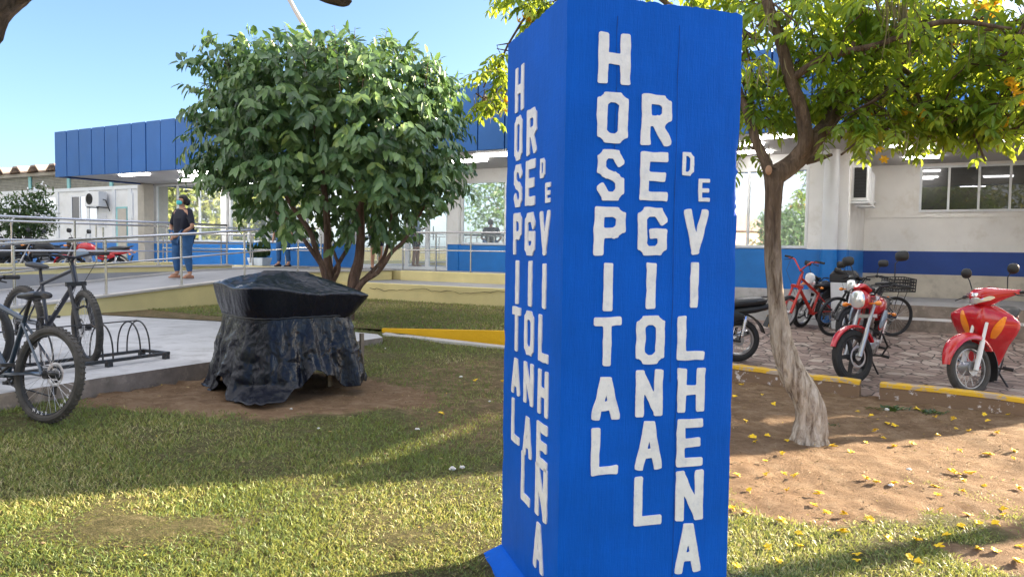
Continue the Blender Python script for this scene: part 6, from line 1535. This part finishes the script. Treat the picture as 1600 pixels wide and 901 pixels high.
person('woman in navy blouse, jeans and teal face mask walking on the ramp', p, R(236), 1.66, 'hands', 'darkcloth', 'denim', mask=True, wide=1.32)
p = W(443, 412, 20.4); p.z = EYE-.57
person('person in jeans behind the leaves at the far end of the landing', p, R(250), 1.70, 'down', 'darkcloth', 'denim', shoes='darkcloth', hairlong=False, wide=1.05)
p = W(588, 410, 19.3); p.z = EYE-.57
person('person in light blue shirt and black shorts outside the glass entrance', p, R(300), 1.68, 'phone', 'shirtblue', 'darkcloth', shorts=True, shoes='darkcloth', hairlong=False, wide=1.0)

# ------------------------------------------------------------------ fallen blossoms, pebbles, tufts
fm = MB()
rf = random.Random(2)
protos_f = []
for v_ in range(4):
    q = MB()
    for k in range(6):
        a = k*PI/3+rf.uniform(-.3, .3); l2 = .028*rf.uniform(.7, 1.2); w2_ = .012; d = V((math.cos(a), math.sin(a), rf.uniform(-.1, .7))); s3 = V((-d.y, d.x, 0))
        c = V((0, 0, .008)); q.add([c, c+d*l2*.55+s3*w2_, c+d*l2+V((0, 0, -.004)), c+d*l2*.55-s3*w2_, c+d*l2*.55+V((0, 0, .005))], [(0, 4, 1), (1, 4, 2), (0, 3, 4), (3, 2, 4)])
    q.tube([V((0, 0, .008)), V((.02, .01, .006)), V((.036, .012, .005))], [.007, .005, .003], 6)
    protos_f.append(q)
fl_px = [(1191,619),(1159,603),(1148,622),(1180,693),(1198,683),(1230,691),(1177,686),(1198,745),(1224,743),(1243,746),(1170,769),(1144,797),(1270,792),(1291,805),(1319,807),(1222,818),(1247,836),(1250,857),(1315,836),(1388,846),(1398,758),(1459,763),(1503,753),(1504,770),(1471,799),(1511,808),(1528,821),(1502,825),(1468,857),(1530,862),(1556,867),(1590,766),(1424,696),(1396,667),(1351,694),(1328,710),(1362,651),(1387,664),(1432,641),(1491,657),(1494,672),(1515,675),(1558,679),(1537,650),(1543,660),(1575,650),(1369,675),(1339,645),(1462,654),(1508,741),(1518,743),(1550,713),(1488,740),(1538,762),(1465,682),(1300,700),(688,648),(744,596),(784,598),(1281,775),(1150,745),(1208,633),(1259,632),(1165,660),(1478,840),(1435,848),(1360,815),(1555,820),(1592,858),(1340,880),(1420,875),(1200,860)]
gx = []
for px, py in fl_px: gx.append(G(px, py))
for i in range(60):
    p = V((rf.uniform(1.0, 4.6), rf.uniform(2.9, 7.4), 0)); p.z = gz(p.x, p.y); gx.append(p)
fmesh = []
for i, q in enumerate(protos_f):
    o = q.build('fallen_blossom', M['petal'], None, world=False, smooth=60); fmesh.append(o.data); bpy.data.objects.remove(o)
for i, p in enumerate(gx):
    o = bpy.data.objects.new('fallen_blossom', fmesh[i % 4]); COL.objects.link(o); o.location = (p.x, p.y, p.z+.012); o.rotation_euler = (rf.uniform(-.5, .5), rf.uniform(-.5, .5), rf.uniform(0, 6.28)); sc_ = rf.uniform(.75, 1.2); o.scale = (sc_,)*3
    tag(o, 'small yellow trumpet blossom fallen from the flowering tree onto the soil and grass', 'flower', 'fallen yellow blossoms')
for i, (px, py, s_) in enumerate([(652,672,.018),(707,735,.025),(722,732,.02),(498,671,.014),(455,640,.012),(1392,760,.02),(1420,735,.02),(1385,642,.03),(28,588,.02),(22,594,.015),(330,572,.015),(765,628,.014),(720,590,.02),(602,545,.012)]):
    p = G(px, py); q = MB(); q.ball((0, 0, s_*.4), (s_, s_*.8, s_*.55), 9, 6)
    for v_ in q.v: v_ += noise.noise_vector(v_*60+V((i, 0, 0)))*s_*.25
    o = q.build('pebble', M['stone'], None, world=False); o.location = (p.x, p.y, p.z+.004); tag(o, 'small pale stone or scrap lying on the ground', 'stone', 'pale pebbles scattered on the ground')
# leafy weeds by the kerb
def weed(px, py, n, s_, label):
    p = G(px, py); a = rng.uniform(0, 2*PI, n); P = np.array(p)+np.stack([rng.normal(size=n)*s_*.9, rng.normal(size=n)*s_*.5, np.zeros(n)], -1)
    o = leaf_mesh('weed', P-np.array(p), np.stack([np.cos(a), np.sin(a), rng.uniform(.1, .9, n)], -1), np.tile([0, 0, 1.], (n, 1))+rng.normal(size=(n, 3))*.2, rng.uniform(.5, 1, n)*s_, np.full(n, s_*.3), rng.random(n)*.8, M['leaf_bush']); o.location = p; tag(o, label, 'weed')
weed(1392, 640, 70, .10, 'low green weed clump below the gap between the kerbs'); weed(1455, 645, 50, .08, 'sparse grey green weed at the foot of the long kerb'); weed(1300, 665, 24, .05, 'tiny green sprout right of the leaning trunk base')

# ------------------------------------------------------------------ grass
def grass(name, X, Y_, Z, h, wd, rn, mat, lean=.9):
    n = len(X); a = rng.uniform(0, 2*PI, n); b_ = rng.uniform(0, 2*PI, n); ln = rng.uniform(.25, lean, n)
    base_ = np.stack([X, Y_, Z], -1); sd = np.stack([np.cos(a), np.sin(a), np.zeros(n)], -1); lv = np.stack([np.cos(b_)*ln, np.sin(b_)*ln, np.ones(n)], -1)
    m_ = base_+lv*np.array([.6, .6, .6])*h[:, None]; tp = base_+lv*np.array([1.5, 1.5, .85])*h[:, None]
    vs = np.stack([base_-sd*wd[:, None]*.5, base_+sd*wd[:, None]*.5, m_+sd*wd[:, None]*.45, m_-sd*wd[:, None]*.45, tp], 1).reshape(-1, 3)
    fl = np.array([0, 1, 2, 3, 3, 2, 4]); ff = (fl[None]+(np.arange(n)*5)[:, None]).ravel(); sz = np.tile([4, 3], n)
    o = npmesh(name, vs, ff, sz, mat, {'rnd': np.repeat(rn, 5)}); tag(o, kind='stuff'); return o
NG = 600000
yy = 1.7+(11.5-1.7)*rng.random(NG)**1.7; xx = (rng.random(NG)*2-1)*(.78*yy+.6)
dm = dirt(xx, yy); pat = nz(xx, yy, 2.2, 11)*.5+nz(xx, yy, 6, 12)*.5
keep = rng.random(NG) < np.clip(1.15-dm*1.35, .0, 1)*np.clip(.6+pat*1.1, 0, 1)*np.clip(1.25-.06*yy, .3, 1)
keep &= ~inside(xx, yy, slabpoly) & ~inside(xx, yy, lawn_poly)
rel = np.stack([xx-F0.x, yy-F0.y], -1); tt = rel @ np.array([FN.x, FN.y]); keep &= ~((tt > -6.6) & (xx > 0)); keep &= tt < -6.0+np.where(xx < 0, 4, 0)
ux = (xx-C0.x)*pu.x+(yy-C0.y)*pu.y; uy = (xx-C0.x)*pv.x+(yy-C0.y)*pv.y; keep &= ~((ux > -.1) & (ux < PW+.1) & (uy > -.1) & (uy < PD+.1))
xx, yy, dm = xx[keep], yy[keep], dm[keep]; n = len(xx)
hh = rng.uniform(.014, .037, n)*(1-.35*dm)*(1+.03*yy); dry = np.clip(rng.random(n)*.66+.26*dm+(nz(xx, yy, 1.5, 20)-.5)*.5+.12, 0, 1)
grass('lawn_grass', xx, yy, g(xx, yy)-.004, hh, rng.uniform(.0026, .0052, n)*(1+.06*yy), dry, M['grass'])
# back lawn
NB = 60000; bx = rng.uniform(-6.2, 3, NB); by = rng.uniform(9.8, 17.5, NB); kp = inside(bx, by, lawn_poly) & ~inside(bx, by, slabpoly) & (rng.random(NB) < .35+nz(bx, by, 1.4, 30)); bx, by = bx[kp], by[kp]; n = len(bx)
grass('back_lawn_grass', bx, by, np.full(n, EYE+zl-.004), rng.uniform(.02, .05, n), rng.uniform(.008, .014, n), np.clip(rng.random(n)*.6+nz(bx, by, .9, 31)*.5-.05, 0, 1), M['grass'])
# dry leaf litter on the soil: mass of tiny fragments
NLt = 16000; lx = rng.uniform(-4.5, 5.2, NLt); ly = rng.uniform(2.2, 9, NLt); kp = (rng.random(NLt) < .1+.9*dirt(lx, ly)*nz(lx, ly, 1.2, 40)) & ~inside(lx, ly, slabpoly); lx, ly = lx[kp], ly[kp]; n = len(lx); a = rng.uniform(0, 2*PI, n)
M['litter'] = leafmat('leaf_litter', [(0, (.06, .035, .02)), (.5, (.22, .13, .07)), (.9, (.45, .32, .18)), (1, (.6, .4, .05))], .1, .7)
o = leaf_mesh('leaf_litter', np.stack([lx, ly, g(lx, ly)+.012], -1), np.stack([np.cos(a), np.sin(a), rng.normal(size=n)*.15], -1), np.tile([0, 0, 1.], (n, 1))+rng.normal(size=(n, 3))*.3, rng.uniform(.008, .034, n), rng.uniform(.004, .014, n), rng.random(n), M['litter']); tag(o, kind='stuff')
